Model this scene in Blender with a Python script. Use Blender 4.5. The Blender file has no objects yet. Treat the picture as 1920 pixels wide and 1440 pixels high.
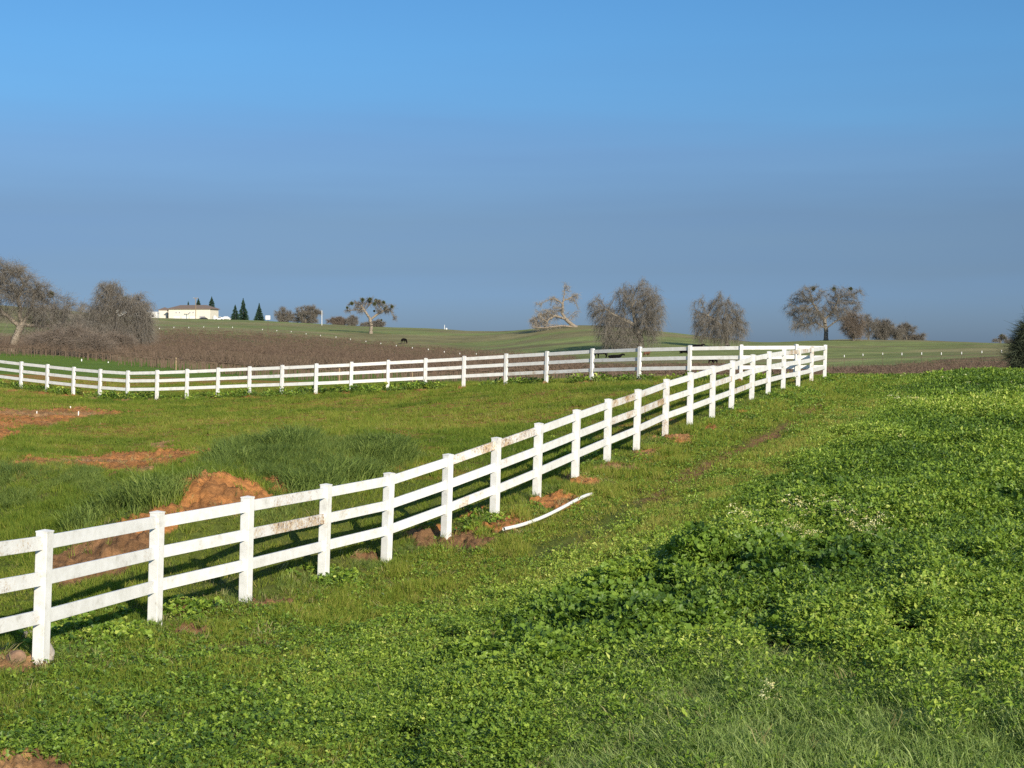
import bpy, bmesh, math, random
import numpy as np
from mathutils import Vector, Matrix
sc = bpy.context.scene
COL = sc.collection
rng = np.random.default_rng(7)
random.seed(7)

# ---------------------------------------------------------------- camera, sky, sun, exposure
F = 2880.0; U0 = 960.0; V0 = 650.0; CAMZ = 3.3          # focal length and horizon row for a 1920 px wide frame
cam_d = bpy.data.cameras.new('camera'); cam = bpy.data.objects.new('camera', cam_d); COL.objects.link(cam)
cam.location = (0, 0, CAMZ); cam.rotation_euler = (math.radians(90), 0, 0)
cam_d.sensor_width = 36.0; cam_d.lens = 36.0 * F / 1920.0
cam_d.shift_y = -70.0 / 1920.0
cam_d.clip_start = 0.2; cam_d.clip_end = 20000
sc.camera = cam

SUN_TH = math.radians(27); SUN_EL = math.radians(24)     # sun behind the camera, to the right
w = bpy.data.worlds.new("World"); sc.world = w; w.use_nodes = True
nt = w.node_tree; nt.nodes.clear()
sky = nt.nodes.new('ShaderNodeTexSky'); sky.sky_type = 'NISHITA'; sky.sun_disc = False
sky.sun_elevation = SUN_EL; sky.sun_rotation = math.pi - SUN_TH
sky.altitude = 100; sky.air_density = 1.0; sky.dust_density = 0.6; sky.ozone_density = 2.0
geo = nt.nodes.new('ShaderNodeTexCoord'); sep = nt.nodes.new('ShaderNodeSeparateXYZ')
nt.links.new(geo.outputs['Generated'], sep.inputs[0])
ramp = nt.nodes.new('ShaderNodeValToRGB')               # smoke-grey air low over the horizon, clear blue above it
sn = nt.nodes.new('ShaderNodeTexNoise'); smp = nt.nodes.new('ShaderNodeMapping'); smp.inputs['Scale'].default_value = (2.2, 2.2, 26)
sn.inputs['Scale'].default_value = 1.0; sn.inputs['Detail'].default_value = 3
nt.links.new(geo.outputs['Generated'], smp.inputs[0]); nt.links.new(smp.outputs[0], sn.inputs['Vector'])
sma = nt.nodes.new('ShaderNodeMath'); sma.operation = 'MULTIPLY_ADD'; sma.inputs[1].default_value = .05   # thin uneven haze layers
sm2 = nt.nodes.new('ShaderNodeMath'); sm2.operation = 'SUBTRACT'; sm2.inputs[1].default_value = .025
nt.links.new(sn.outputs['Fac'], sma.inputs[0]); nt.links.new(sep.outputs['Z'], sma.inputs[2]); nt.links.new(sma.outputs[0], sm2.inputs[0])
nt.links.new(sm2.outputs[0], ramp.inputs[0])
cr = ramp.color_ramp
SKYSTOPS = [(0.0, (0.225, 0.342, 0.664)), (0.031, (0.225, 0.342, 0.664)), (0.052, (0.225, 0.314, 0.551)), (0.087, (0.26, 0.337, 0.512)), (0.12, (0.32, 0.439, 0.628)), (0.154, (0.321, 0.535, 0.746)), (0.188, (0.332, 0.601, 0.825)), (0.219, (0.331, 0.615, 0.847)), (0.5, (0.85, 1, 1.1))]
while len(cr.elements) < len(SKYSTOPS): cr.elements.new(0.5)
for e, (p, c) in zip(cr.elements, SKYSTOPS): e.position = p; e.color = (*c, 1)
mul = nt.nodes.new('ShaderNodeMix'); mul.data_type = 'RGBA'; mul.blend_type = 'MULTIPLY'; mul.inputs[0].default_value = 1
nt.links.new(sky.outputs[0], mul.inputs[6]); nt.links.new(ramp.outputs[0], mul.inputs[7])
bg = nt.nodes.new('ShaderNodeBackground'); bg.inputs[1].default_value = 0.12
out = nt.nodes.new('ShaderNodeOutputWorld')
nt.links.new(mul.outputs[2], bg.inputs[0]); nt.links.new(bg.outputs[0], out.inputs[0])

sd = bpy.data.lights.new('sun', 'SUN'); sd.energy = 5.0; sd.angle = math.radians(0.53); sd.color = (1.0, .90, .74)
sun = bpy.data.objects.new('sun', sd); COL.objects.link(sun)
S = Vector((math.sin(SUN_TH) * math.cos(SUN_EL), -math.cos(SUN_TH) * math.cos(SUN_EL), math.sin(SUN_EL)))
sun.rotation_euler = S.to_track_quat('Z', 'Y').to_euler(); sun.location = (30, -30, 60)
sc.view_settings.view_transform = 'Standard'; sc.view_settings.look = 'None'
sc.view_settings.exposure = 0.2; sc.view_settings.gamma = 1.0
sc.render.engine = 'CYCLES'
sc.cycles.max_bounces = 6; sc.cycles.diffuse_bounces = 3; sc.cycles.glossy_bounces = 2
sc.cycles.transmission_bounces = 4; sc.cycles.transparent_max_bounces = 6
sc.cycles.use_denoising = False

# ---------------------------------------------------------------- helpers
def P(u, v, d):                                          # direction (u,v) and distance d metres -> world point
    return Vector(((u - U0) / F * d, d, CAMZ - (v - V0) / F * d))
def tag(o, label=None, cat=None, group=None, kind=None):
    if label: o['label'] = label
    if cat: o['category'] = cat
    if group: o['group'] = group
    if kind: o['kind'] = kind
    return o
def empty(name, loc, label, cat, group=None, rz=0):
    o = bpy.data.objects.new(name, None); o.empty_display_size = 0.2; COL.objects.link(o)
    o.location = loc; o.rotation_euler = (0, 0, rz)
    return tag(o, label, cat, group)
def link(name, me, mat=None, parent=None):
    if mat is not None and not me.materials: me.materials.append(mat)
    o = bpy.data.objects.new(name, me); COL.objects.link(o)
    if parent is not None: o.parent = parent
    return o
def np_mesh(name, verts, faces, attrs=None, smooth=False):
    """verts (n,3), faces (m,k) all the same size"""
    me = bpy.data.meshes.new(name)
    verts = np.ascontiguousarray(verts, dtype=np.float32); faces = np.ascontiguousarray(faces, dtype=np.int32)
    m, k = faces.shape
    me.vertices.add(len(verts)); me.vertices.foreach_set('co', verts.ravel())
    me.loops.add(m * k); me.loops.foreach_set('vertex_index', faces.ravel())
    me.polygons.add(m); me.polygons.foreach_set('loop_start', np.arange(0, m * k, k, dtype=np.int32))
    me.polygons.foreach_set('loop_total', np.full(m, k, dtype=np.int32))
    me.polygons.foreach_set('use_smooth', np.full(m, smooth, dtype=bool))
    for an, arr in (attrs or {}).items():
        if arr.ndim == 1:
            a = me.attributes.new(an, 'FLOAT', 'POINT'); a.data.foreach_set('value', np.ascontiguousarray(arr, dtype=np.float32))
        else:
            a = me.attributes.new(an, 'FLOAT_COLOR', 'POINT')
            c = np.ones((len(arr), 4), dtype=np.float32); c[:, :3] = arr
            a.data.foreach_set('color', c.ravel())
    me.update(); return me
def _hash(ix, iy, s):
    h = (ix.astype(np.int64) * 374761393 + iy.astype(np.int64) * 668265263 + s * 1442695041) & 0xffffffff
    h = ((h ^ (h >> 13)) * 1274126177) & 0xffffffff
    return ((h ^ (h >> 16)) & 0xffff) / 65535.0
def vnoise(x, y, s=0):
    x0 = np.floor(x); y0 = np.floor(y); fx = x - x0; fy = y - y0
    fx = fx * fx * (3 - 2 * fx); fy = fy * fy * (3 - 2 * fy)
    a = _hash(x0, y0, s); b = _hash(x0 + 1, y0, s); c = _hash(x0, y0 + 1, s); d = _hash(x0 + 1, y0 + 1, s)
    return (a * (1 - fx) + b * fx) * (1 - fy) + (c * (1 - fx) + d * fx) * fy
def fbm(x, y, s=0, o=4):
    r = 0; a = .5; t = 0
    for k in range(o):
        r = r + a * vnoise(x * 2 ** k + 17.3 * k, y * 2 ** k - 9.1 * k, s + k); t += a; a *= .5
    return r / t
def sstep(a, b, x):
    t = np.clip((x - a) / (b - a), 0, 1); return t * t * (3 - 2 * t)
def in_poly(u, v, poly):
    p = np.array(poly, float); r = np.zeros(u.shape, bool); j = len(p) - 1
    for i in range(len(p)):
        c = ((p[i, 1] > v) != (p[j, 1] > v)) & (u < (p[j, 0] - p[i, 0]) * (v - p[i, 1]) / (p[j, 1] - p[i, 1] + 1e-9) + p[i, 0])
        r ^= c; j = i
    return r
def seg_dist(u, v, pts, sv=1.0):                          # distance to a polyline
    best = np.full(u.shape, 1e9)
    for (a, b), (c, d) in zip(pts[:-1], pts[1:]):
        dx, dy = c - a, (d - b) * sv; L = dx * dx + dy * dy
        t = np.clip(((u - a) * dx + (v - b) * sv * dy) / L, 0, 1)
        best = np.minimum(best, np.hypot(u - a - t * dx, (v - b) * sv - t * dy))
    return best

# ---------------------------------------------------------------- materials
def mat(name):
    m = bpy.data.materials.new(name); m.use_nodes = True
    n = m.node_tree; b = n.nodes['Principled BSDF']; return m, n, b
def ramp_node(n, stops):
    r = n.nodes.new('ShaderNodeValToRGB')
    while len(r.color_ramp.elements) < len(stops): r.color_ramp.elements.new(0.5)
    for e, (p, c) in zip(r.color_ramp.elements, stops): e.position = p; e.color = (*c, 1)
    return r
def noise_node(n, scale, detail=4, rough=.6, vec=None):
    t = n.nodes.new('ShaderNodeTexNoise'); t.inputs['Scale'].default_value = scale
    t.inputs['Detail'].default_value = detail; t.inputs['Roughness'].default_value = rough
    if vec is not None: n.links.new(vec, t.inputs['Vector'])
    return t
def mixc(n, fac, a, b, blend='MIX'):
    m = n.nodes.new('ShaderNodeMix'); m.data_type = 'RGBA'; m.blend_type = blend
    for s, i in ((fac, 0), (a, 6), (b, 7)):
        if hasattr(s, 'is_linked') or isinstance(s, bpy.types.NodeSocket): n.links.new(s, m.inputs[i])
        else: m.inputs[i].default_value = s if i == 0 else (*s, 1)
    return m.outputs[2]
def simple(name, col, rough=.7, var=.15, scale=3.0, spec=.3, metal=0):
    m, n, b = mat(name)
    tc = n.nodes.new('ShaderNodeTexCoord'); t = noise_node(n, scale, 5, .65, tc.outputs['Object'])
    r = ramp_node(n, [(.3, tuple(c * (1 - var) for c in col)), (.7, tuple(min(1, c * (1 + var)) for c in col))])
    n.links.new(t.outputs['Fac'], r.inputs[0]); n.links.new(r.outputs[0], b.inputs['Base Color'])
    b.inputs['Roughness'].default_value = rough; b.inputs['Specular IOR Level'].default_value = spec
    b.inputs['Metallic'].default_value = metal
    return m
def leaf_mat(name, stops, trans=.3, rough=.55, spec=.25):
    m, n, b = mat(name)
    a = n.nodes.new('ShaderNodeAttribute'); a.attribute_name = 'tint'
    r = ramp_node(n, stops); n.links.new(a.outputs['Fac'], r.inputs[0])
    n.links.new(r.outputs[0], b.inputs['Base Color']); b.inputs['Roughness'].default_value = rough
    b.inputs['Specular IOR Level'].default_value = spec
    t = n.nodes.new('ShaderNodeBsdfTranslucent'); hs = n.nodes.new('ShaderNodeHueSaturation')
    hs.inputs['Value'].default_value = 1.35; hs.inputs['Saturation'].default_value = 1.1
    n.links.new(r.outputs[0], hs.inputs['Color']); n.links.new(hs.outputs[0], t.inputs[0])
    mx = n.nodes.new('ShaderNodeMixShader'); mx.inputs[0].default_value = trans
    n.links.new(b.outputs[0], mx.inputs[1]); n.links.new(t.outputs[0], mx.inputs[2])
    n.links.new(mx.outputs[0], n.nodes['Material Output'].inputs['Surface'])
    return m
M = {}
M['grass'] = leaf_mat('short_grass', [(0, (.068, .120, .022)), (.4, (.135, .200, .026)), (.75, (.235, .280, .040)), (1, (.37, .33, .085))], .35, .6, .15)
M['weed'] = leaf_mat('weed_leaves', [(0, (.048, .100, .018)), (.45, (.165, .265, .032)), (.8, (.330, .430, .058)), (1, (.54, .58, .14))], .22, .45, .3)
M['tall'] = leaf_mat('tall_grass_blades', [(0, (.070, .115, .028)), (.5, (.185, .250, .055)), (1, (.36, .42, .12))], .3, .6, .15)
M['fgrass'] = leaf_mat('light_grass_blades', [(0, (.11, .18, .04)), (.5, (.25, .35, .085)), (1, (.46, .54, .20))], .35, .55, .2)
M['straw'] = leaf_mat('dry_grass_blades', [(0, (.14, .12, .04)), (1, (.36, .33, .14))], .2)
M['flower'] = leaf_mat('pale_petals', [(0, (.70, .62, .20)), (1, (.86, .82, .50))], .3)
def vinyl(name, stain):
    m, n, b = mat(name)
    tc = n.nodes.new('ShaderNodeTexCoord'); oi = n.nodes.new('ShaderNodeObjectInfo')
    wp = n.nodes.new('ShaderNodeNewGeometry')
    mp = n.nodes.new('ShaderNodeMapping'); mp.inputs['Scale'].default_value = (1, 1, 1)
    n.links.new(wp.outputs['Position'], mp.inputs[0])
    base = noise_node(n, 5, 7, .75, mp.outputs[0])
    r = ramp_node(n, [(.28, (.50, .48, .43)), (.43, (.73, .72, .68)), (.62, (.83, .825, .80))])
    n.links.new(base.outputs['Fac'], r.inputs[0])
    fine = noise_node(n, 34, 5, .75, mp.outputs[0]); zone = noise_node(n, 1.7, 3, .6, mp.outputs[0])
    add = n.nodes.new('ShaderNodeMath'); add.operation = 'MULTIPLY_ADD'
    n.links.new(zone.outputs['Fac'], add.inputs[0]); add.inputs[1].default_value = 0.9
    n.links.new(fine.outputs['Fac'], add.inputs[2])
    lo = {0: 1.12, 1: .97, 2: .88}[stain]
    sr = ramp_node(n, [(0, (0, 0, 0)), (1, (1, 1, 1))])
    mr = n.nodes.new('ShaderNodeMapRange'); mr.inputs[1].default_value = lo; mr.inputs[2].default_value = lo + .22
    n.links.new(add.outputs[0], mr.inputs[0])
    rust = noise_node(n, 14, 3, .6, mp.outputs[0])
    rr = ramp_node(n, [(.35, (.16, .085, .045)), (.5, (.46, .30, .15)), (.65, (.62, .47, .28))])
    n.links.new(rust.outputs['Fac'], rr.inputs[0])
    c = mixc(n, mr.outputs[0], r.outputs[0], rr.outputs[0])
    n.links.new(c, b.inputs['Base Color']); b.inputs['Roughness'].default_value = .5; b.inputs['Specular IOR Level'].default_value = .3
    return m
M['vinyl'] = vinyl('weathered_white_vinyl', 0); M['vinyl1'] = vinyl('lightly_stained_vinyl', 1); M['vinyl2'] = vinyl('rust_stained_vinyl', 2)

# ---------------------------------------------------------------- fence lines (u, top row, height rows)
near_u = [-640, -222, 76, 290, 460, 606, 724, 836, 927, 1006, 1078, 1138, 1193, 1247, 1293, 1335, 1371, 1409, 1440, 1468, 1496, 1521, 1546]
near_t = [1090, 1030, 992, 957, 929, 906, 885, 850, 819, 792, 767, 747, 729, 710, 697, 685, 675, 664, 658, 654, 652, 649, 646]
near_h = [400, 300, 254, 219, 201, 181, 169, 160, 153, 144, 134, 125, 118, 109, 104, 98.5, 93.5, 88, 84, 79.5, 75.5, 71, 65.5]
far_u = [1491, 1389, 1292, 1198, 1109, 1024, 948, 869, 797, 727, 658, 592, 528, 467, 408, 350, 294, 239, 187, 137, 88, 39, -8, -58, -106, -152]
far_t = [645, 645.5, 647, 649.5, 653, 658, 662.5, 667, 671, 674.5, 678, 681, 684, 686.5, 689, 691.5, 693.5, 694.5, 691.5, 687.5, 682.5, 677.5, 672, 667, 662, 657]
far_h = [67.5, 67.6, 66.6, 65.0, 63.0, 61.4, 60.2, 59.4, 58.8, 58.6, 58.5, 58.2, 57.6, 57, 56.6, 56.2, 55.8, 55.2, 54.5, 53.7, 52.9, 52.2, 51.5, 50.8, 50.1, 49.5]
PH = 1.37
near_p = [P(u, t + h, PH * F / h) for u, t, h in zip(near_u, near_t, near_h)]
far_p = [P(u, t + h, PH * F / h) for u, t, h in zip(far_u, far_t, far_h)]

# ---------------------------------------------------------------- terrain
ctl = []
for p, in zip(near_p): ctl.append((U0 + p.x / p.y * F, p.y, p.z))
for p in far_p[::2]: ctl.append((U0 + p.x / p.y * F, p.y, p.z))
def C(u, v, d): ctl.append((u, d, CAMZ - (v - V0) / F * d))
def Z(u, d, z): ctl.append((u, d, z))
for u in (-1200, 0, 960, 2000, 3000): Z(u, 1.2, 1.7); Z(u, 2.5, 1.4); Z(u, 5, .75)
for u in (-400, 300, 960): Z(u, 9, .15)
Z(1500, 9, .35); Z(2200, 9, .6); Z(3200, 9, .7); Z(-1400, 12, -.1); Z(-1400, 30, .2); Z(-1400, 70, .6)
# right of the near fence: the track, then the weedy field
C(500, 1440, 11.6); C(960, 1440, 11.4); C(960, 1200, 16.2); C(960, 1080, 21); C(1200, 1440, 10.8); C(1200, 1100, 18.5)
C(1200, 950, 25.5); C(1400, 1440, 10.3); C(1400, 1200, 14.5); C(1400, 1000, 21); C(1400, 850, 31.5); C(1650, 1440, 10.0); C(1650, 1150, 15.2)
C(1650, 900, 26); C(1650, 780, 41); C(1650, 722, 58); C(1900, 1440, 9.8); C(1900, 1150, 14.8); C(1900, 950, 22.5); C(1900, 820, 34); C(1900, 745, 51)
C(1900, 708, 70); C(1740, 707, 69); C(2200, 1100, 15.5); C(2200, 850, 30); C(2200, 710, 68); C(2900, 1000, 17); C(2900, 720, 60); C(1620, 709, 66)
# paddock left of the near fence
C(-300, 1100, 20); C(-300, 850, 38); C(-300, 760, 58)
C(0, 1130, 19.2); C(0, 1010, 24); C(0, 960, 27); C(60, 885, 30.5); C(180, 880, 31); C(60, 868, 33.5); C(0, 830, 42); C(0, 775, 56)
C(250, 870, 37.5); C(250, 800, 50); C(450, 800, 49); C(450, 765, 61); C(650, 800, 45); C(700, 765, 57); C(900, 760, 52); C(900, 800, 42)
C(1000, 740, 55); C(1100, 790, 39.5); C(1150, 740, 50); C(1250, 735, 50); C(1350, 728, 53)
# mound with an earth face
C(200, 1110, 19.9); C(200, 1080, 21.0); C(230, 985, 22.8); C(200, 960, 25); C(330, 1090, 20.6); C(380, 1035, 22.2); C(400, 925, 24.0); C(410, 893, 25.0)
C(300, 935, 24.2); C(420, 870, 27.5); C(500, 1000, 22.8); C(490, 935, 24.5); C(500, 835, 30.5); C(560, 985, 23.6); C(600, 900, 26.2); C(620, 828, 32); C(560, 812, 37)
C(700, 930, 26.8); C(720, 832, 32.5); C(720, 805, 38.5); C(780, 905, 28.5); C(800, 850, 34); C(850, 850, 33.5)
# beyond the far fence
C(0, 690, 105); C(0, 664, 165); C(-100, 655, 190); C(20, 662, 180); C(120, 672, 150); C(200, 700, 92); C(230, 684, 132); C(330, 693, 110); C(400, 708, 92); C(600, 719, 84); C(600, 712, 110)
C(300, 676, 175); C(300, 650, 260); C(300, 622, 360); C(100, 650, 230); C(0, 624, 330); C(-200, 620, 330); C(0, 572, 560); C(-300, 560, 560); C(100, 580, 600)
C(480, 690, 150); C(480, 660, 240); C(480, 626, 380); C(600, 690, 165); C(630, 665, 260); C(630, 638, 390); C(800, 716, 105); C(820, 700, 160); C(840, 676, 270); C(840, 657, 370)
C(1000, 715, 92); C(1000, 698, 160); C(1000, 680, 240); C(1000, 668, 300); C(1150, 712, 100); C(1150, 700, 155); C(1150, 678, 235); C(1175, 657, 300)
C(1350, 712, 95); C(1350, 700, 150); C(1350, 680, 220); C(1363, 652, 330); C(1550, 712, 92); C(1550, 700, 145); C(1550, 685, 210); C(1550, 665, 290)
C(1700, 715, 95); C(1700, 697, 150); C(1700, 675, 215); C(1700, 664, 290); C(1880, 714, 95); C(1880, 695, 145); C(1880, 668, 220); C(1880, 657, 290); C(2300, 700, 140); C(2300, 660, 290)
for u, v, d in [(200, 596, 640), (300, 601, 660), (400, 603, 665), (480, 604, 660), (600, 610, 640), (720, 614, 600), (840, 617, 560), (900, 622, 540), (960, 621, 500),
                (1000, 617, 470), (1050, 611, 440), (1110, 610, 430), (1200, 618, 420), (1300, 629, 410), (1440, 642, 400), (1500, 639, 395), (1560, 637, 390),
                (1700, 638, 400), (1800, 641, 410), (1900, 645, 420), (2300, 640, 420), (695, 625, 450), (757, 645, 390), (1450, 650, 320), (1100, 640, 350), (960, 640, 400), (1250, 640, 350)]:
    C(u, v, d)
for u in (-1400, -300, 300, 700, 1000, 1300, 1700, 2300, 3400): Z(u, 850, 1); Z(u, 1500, -20); Z(u, 6000, -60)
for u in (-1400, 3400): Z(u, 150, -1.5); Z(u, 400, 4)
for u, v, d in [(100, 590, 520), (200, 601, 520), (300, 606, 520), (355, 607, 530), (400, 608, 530), (480, 609, 530), (600, 613, 530), (720, 616, 520),
                (1300, 637, 500), (1440, 651, 490), (1500, 647, 490), (1560, 645, 490), (1700, 645, 500), (1800, 648, 510), (1900, 652, 510), (1300, 630, 440), (355, 612, 450), (480, 616, 440), (200, 607, 440)]:
    C(u, v, d)
ctl = np.array(ctl)
def ck(u, d): return np.stack([(u - U0) / 330.0, np.log(d) * 3.2], -1)
KP = ck(ctl[:, 0], ctl[:, 1]); EPS = .12
def kern(a, b):
    return np.sqrt(((a[:, None, :] - b[None]) ** 2).sum(-1) + EPS * EPS)
n_ = len(KP); A_ = np.zeros((n_ + 3, n_ + 3)); A_[:n_, :n_] = kern(KP, KP) - np.eye(n_) * 1e-3
A_[:n_, n_] = 1; A_[:n_, n_ + 1:] = KP; A_[n_:, :n_] = A_[:n_, n_:].T
W_ = np.linalg.solve(A_, np.concatenate([ctl[:, 2], [0, 0, 0]]))
def hraw(u, d):
    k = ck(u, d).reshape(-1, 2); o = np.empty(len(k))
    for i in range(0, len(k), 40000):
        q = k[i:i + 40000]; o[i:i + 40000] = kern(q, KP) @ W_[:n_] + W_[n_] + q @ W_[n_ + 1:]
    return o.reshape(u.shape)
TH = np.concatenate([np.linspace(-180, -30, 60)[:-1], np.linspace(-30, -21, 60)[:-1], np.linspace(-21, 21, 860), np.linspace(21, 30, 60)[1:], np.linspace(30, 180, 60)[1:]]) * math.pi / 180
RR = np.concatenate([np.geomspace(1.5, 8.5, 40)[:-1], np.geomspace(8.5, 95, 640)[:-1], np.geomspace(95, 900, 300)[:-1], np.geomspace(900, 9000, 50)])
LR = np.log(RR)
TT, RG = np.meshgrid(TH, RR)
CL = math.radians(29)
tc_ = np.clip(TT, -CL, CL)
# evaluate on a coarser grid and interpolate (smooth base), then add detail
cTH = np.linspace(-CL, CL, 260); cLR = np.linspace(LR[0], LR[-1], 330)
cT, cL = np.meshgrid(cTH, cLR)
base_c = hraw(U0 + F * np.tan(cT), np.exp(cL) * np.cos(cT))
def bil(arr, gx, gy, x, y):
    fx = np.clip(np.interp(x, gx, np.arange(len(gx))), 0, len(gx) - 1.001); fy = np.clip(np.interp(y, gy, np.arange(len(gy))), 0, len(gy) - 1.001)
    ix = fx.astype(int); iy = fy.astype(int); fx = fx - ix; fy = fy - iy
    return (arr[iy, ix] * (1 - fx) + arr[iy, ix + 1] * fx) * (1 - fy) + (arr[iy + 1, ix] * (1 - fx) + arr[iy + 1, ix + 1] * fx) * fy
Zg = bil(base_c, cTH, cLR, tc_, np.log(RG))
zr = bil(base_c, cTH, cLR, np.full_like(RR, CL), LR)[:, None]; zl = bil(base_c, cTH, cLR, np.full_like(RR, -CL), LR)[:, None]
outr = TT > CL; outl = TT < -CL
wr = (TT - CL) / (2 * math.pi - 2 * CL); wl = (-TT - CL) / (2 * math.pi - 2 * CL)
Zg = np.where(outr, zr * (1 - wr) + zl * wr, Zg); Zg = np.where(outl, zl * (1 - wl) + zr * wl, Zg)
XG = RG * np.sin(TT); YG = RG * np.cos(TT)
def zones(x, y, z):
    """masks at ground points: tells where earth, track, weeds and tall grass are"""
    yy = np.maximum(y, .5); front = y > 1
    u = U0 + x / yy * F; v = V0 + (CAMZ - z) / yy * F
    jx = (fbm(x * 1.3, y * 1.3, 3) - .5); jy = (fbm(x * 1.3, y * 1.3, 11) - .5)
    pu = u + jx * F / yy * .9; pv = v + jy * F / yy * .22
    near = front & (y < 90)
    dirt = np.zeros(x.shape)
    for poly, lo, hi in PATCH:
        dirt = np.maximum(dirt, (in_poly(pu, pv, poly) & near & (y > lo) & (y < hi)) * 1.0)
    return u, v, pu, pv, near, dirt
PATCH = [
    ([(-200, 764), (60, 768), (150, 766), (265, 772), (150, 782), (90, 796), (0, 804), (-200, 806)], 35, 80),
    ([(-60, 806), (15, 804), (28, 818), (0, 828), (-60, 830)], 30, 70),
    ([(15, 878), (50, 858), (140, 860), (200, 852), (240, 846), (378, 843), (330, 866), (290, 884), (200, 888), (150, 876), (90, 868), (40, 880)], 28, 55),
    ([(275, 836), (300, 830), (335, 828), (320, 838), (280, 842)], 28, 60),
    ([(345, 908), (390, 890), (455, 893), (484, 912), (470, 935), (455, 962), (400, 972), (335, 985), (325, 1020), (240, 1090), (120, 1080), (100, 1050), (200, 1005), (275, 962), (325, 940)], 17, 30),
    ([(70, 1075), (110, 1050), (300, 1020), (310, 1050), (200, 1085), (100, 1100)], 17, 25),
    ([(-80, 1400), (60, 1402), (150, 1425), (200, 1460), (100, 1600), (-200, 1600)], 4, 14),
    ([(-60, 1230), (30, 1228), (60, 1236), (135, 1230), (110, 1248), (60, 1262), (0, 1270), (-80, 1270)], 10, 18),
    ([(500, 895), (530, 900), (520, 920), (490, 915)], 20, 30),
]
for (a, b, s0) in [(336, 1178, 36), (340, 1136, 24), (855, 1013, 52), (950, 984, 38), (1032, 942, 36), (1092, 903, 28), (1155, 876, 22), (1210, 850, 22), (1275, 822, 26), (1320, 800, 14),
                  (690, 1045, 26), (800, 1000, 30), (500, 1125, 30), (880, 965, 26), (1145, 935, 0.1), (1385, 775, 12)]:
    s = s0 * 1.35
    PATCH.append(([(a - s, b), (a - s * .4, b - s * .3), (a + s * .5, b - s * .25), (a + s, b + s * .05), (a + s * .4, b + s * .28), (a - s * .5, b + s * .25)], 12, 60))
for p in far_p[:24]:
    pu_ = U0 + p.x / p.y * F; pv_ = V0 + (CAMZ - p.z) / p.y * F
    PATCH.append(([(pu_ - 22, pv_ + 1), (pu_ - 6, pv_ - 2.5), (pu_ + 5, pv_), (pu_ + 1, pv_ + 3.2), (pu_ - 15, pv_ + 3)], 40, 90))
TRACKS = [[(1010, 1040), (1110, 1000), (1200, 950), (1330, 875), (1450, 815), (1540, 765)],
          [(1040, 985), (1180, 912), (1300, 850), (1420, 790), (1500, 752)]]
WB_v = [690, 705, 760, 820, 900, 960, 1030, 1100, 1150, 1220, 1300, 1440, 1700]
WB_u = [1790, 1770, 1690, 1600, 1470, 1370, 1265, 1140, 1010, 880, 820, 760, 700]
TALL = [(120, 985), (230, 925), (330, 905), (385, 862), (420, 838), (540, 822), (700, 822), (770, 845), (800, 870), (740, 905), (620, 930), (560, 975), (500, 985), (480, 935), (490, 905), (430, 884), (378, 892), (328, 932), (240, 972), (150, 1005)]
HOLES = [(1272, 1062, 22, 50), (1540, 1088, 40, 13), (1372, 1102, 42, 13), (1065, 1212, 60, 22), (1702, 1015, 28, 11), (822, 1226, 28, 9), (1010, 1170, 26, 10), (1230, 1120, 22, 16), (1880, 1060, 26, 8), (1460, 1265, 30, 9), (1640, 1225, 24, 8), (1000, 1330, 30, 9)]
BUMPS = [(1345, 1075, 55, 32, .42), (1610, 1072, 45, 20, .25), (1150, 1192, 85, 24, .28), (1450, 1075, 60, 24, .22), (1180, 1120, 40, 22, .15), (900, 1215, 70, 16, .12), (1750, 1150, 80, 25, .15), (1780, 960, 80, 22, .18), (1550, 1180, 90, 22, .12), (1700, 880, 60, 15, .2), (1880, 860, 60, 14, .2)]
BAND = [(1040, 1262), (1200, 1238), (1450, 1250), (1700, 1290), (1920, 1262), (2300, 1250), (2300, 1700), (940, 1700), (1000, 1400)]
TALL2 = [(-60, 885), (100, 868), (150, 876), (210, 900), (235, 925), (150, 935), (60, 960), (-60, 965)]
fline = [(U0 + p.x / p.y * F, V0 + (CAMZ - p.z) / p.y * F) for p in near_p]
ug, vg, pu, pv, nearm, dirt = zones(XG, YG, Zg)
lump = (fbm(XG * 2.2, YG * 2.2, 21, 5) - .5)
fine = (fbm(XG * 9, YG * 9, 31, 4) - .5)
nw = np.clip((95 - RG) / 30, 0, 1)
Zg = Zg + nw * (lump * .10 + fine * .03)
Zg = Zg + dirt * nw * (.03 + lump * .08 + fine * .16 + (fbm(XG * 22, YG * 14, 33, 3) - .5) * .07)
Zg = Zg + sstep(90, 200, RG) * (fbm(XG / 18, YG / 18, 41, 4) - .5) * np.where(RG > 380, .5, 1.0)
t1 = seg_dist(pu, pv, TRACKS[0]); tw = 26 * 25 / np.maximum(YG, 5)
t1 = seg_dist(ug + (pu - ug) * .2, vg + (pv - vg) * .2, TRACKS[0])
track = np.exp(-(t1 / np.maximum(tw * .55, 4)) ** 2) * nearm
t2 = seg_dist(pu, pv, TRACKS[1]); track2 = np.exp(-(t2 / np.maximum(tw * .6, 4)) ** 2) * nearm
Zg = Zg - (track + track2) * .05
def gz(x, y):
    x = np.asarray(x, float); y = np.asarray(y, float)
    return bil(Zg, TH, LR, np.arctan2(x, y), np.log(np.hypot(x, y)))
def gz1(x, y): return float(gz(np.array([x]), np.array([y]))[0])
def ground_at(u, v, lo=8, hi=90):                         # nearest ground point seen in direction (u,v)
    d = np.geomspace(lo, hi, 3000); x = (u - U0) / F * d
    vv = V0 + (CAMZ - gz(x, d)) / d * F
    k = np.where(vv <= v)[0]
    k = k[0] if len(k) else len(d) - 1
    return Vector((x[k], d[k], gz1(x[k], d[k])))

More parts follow.
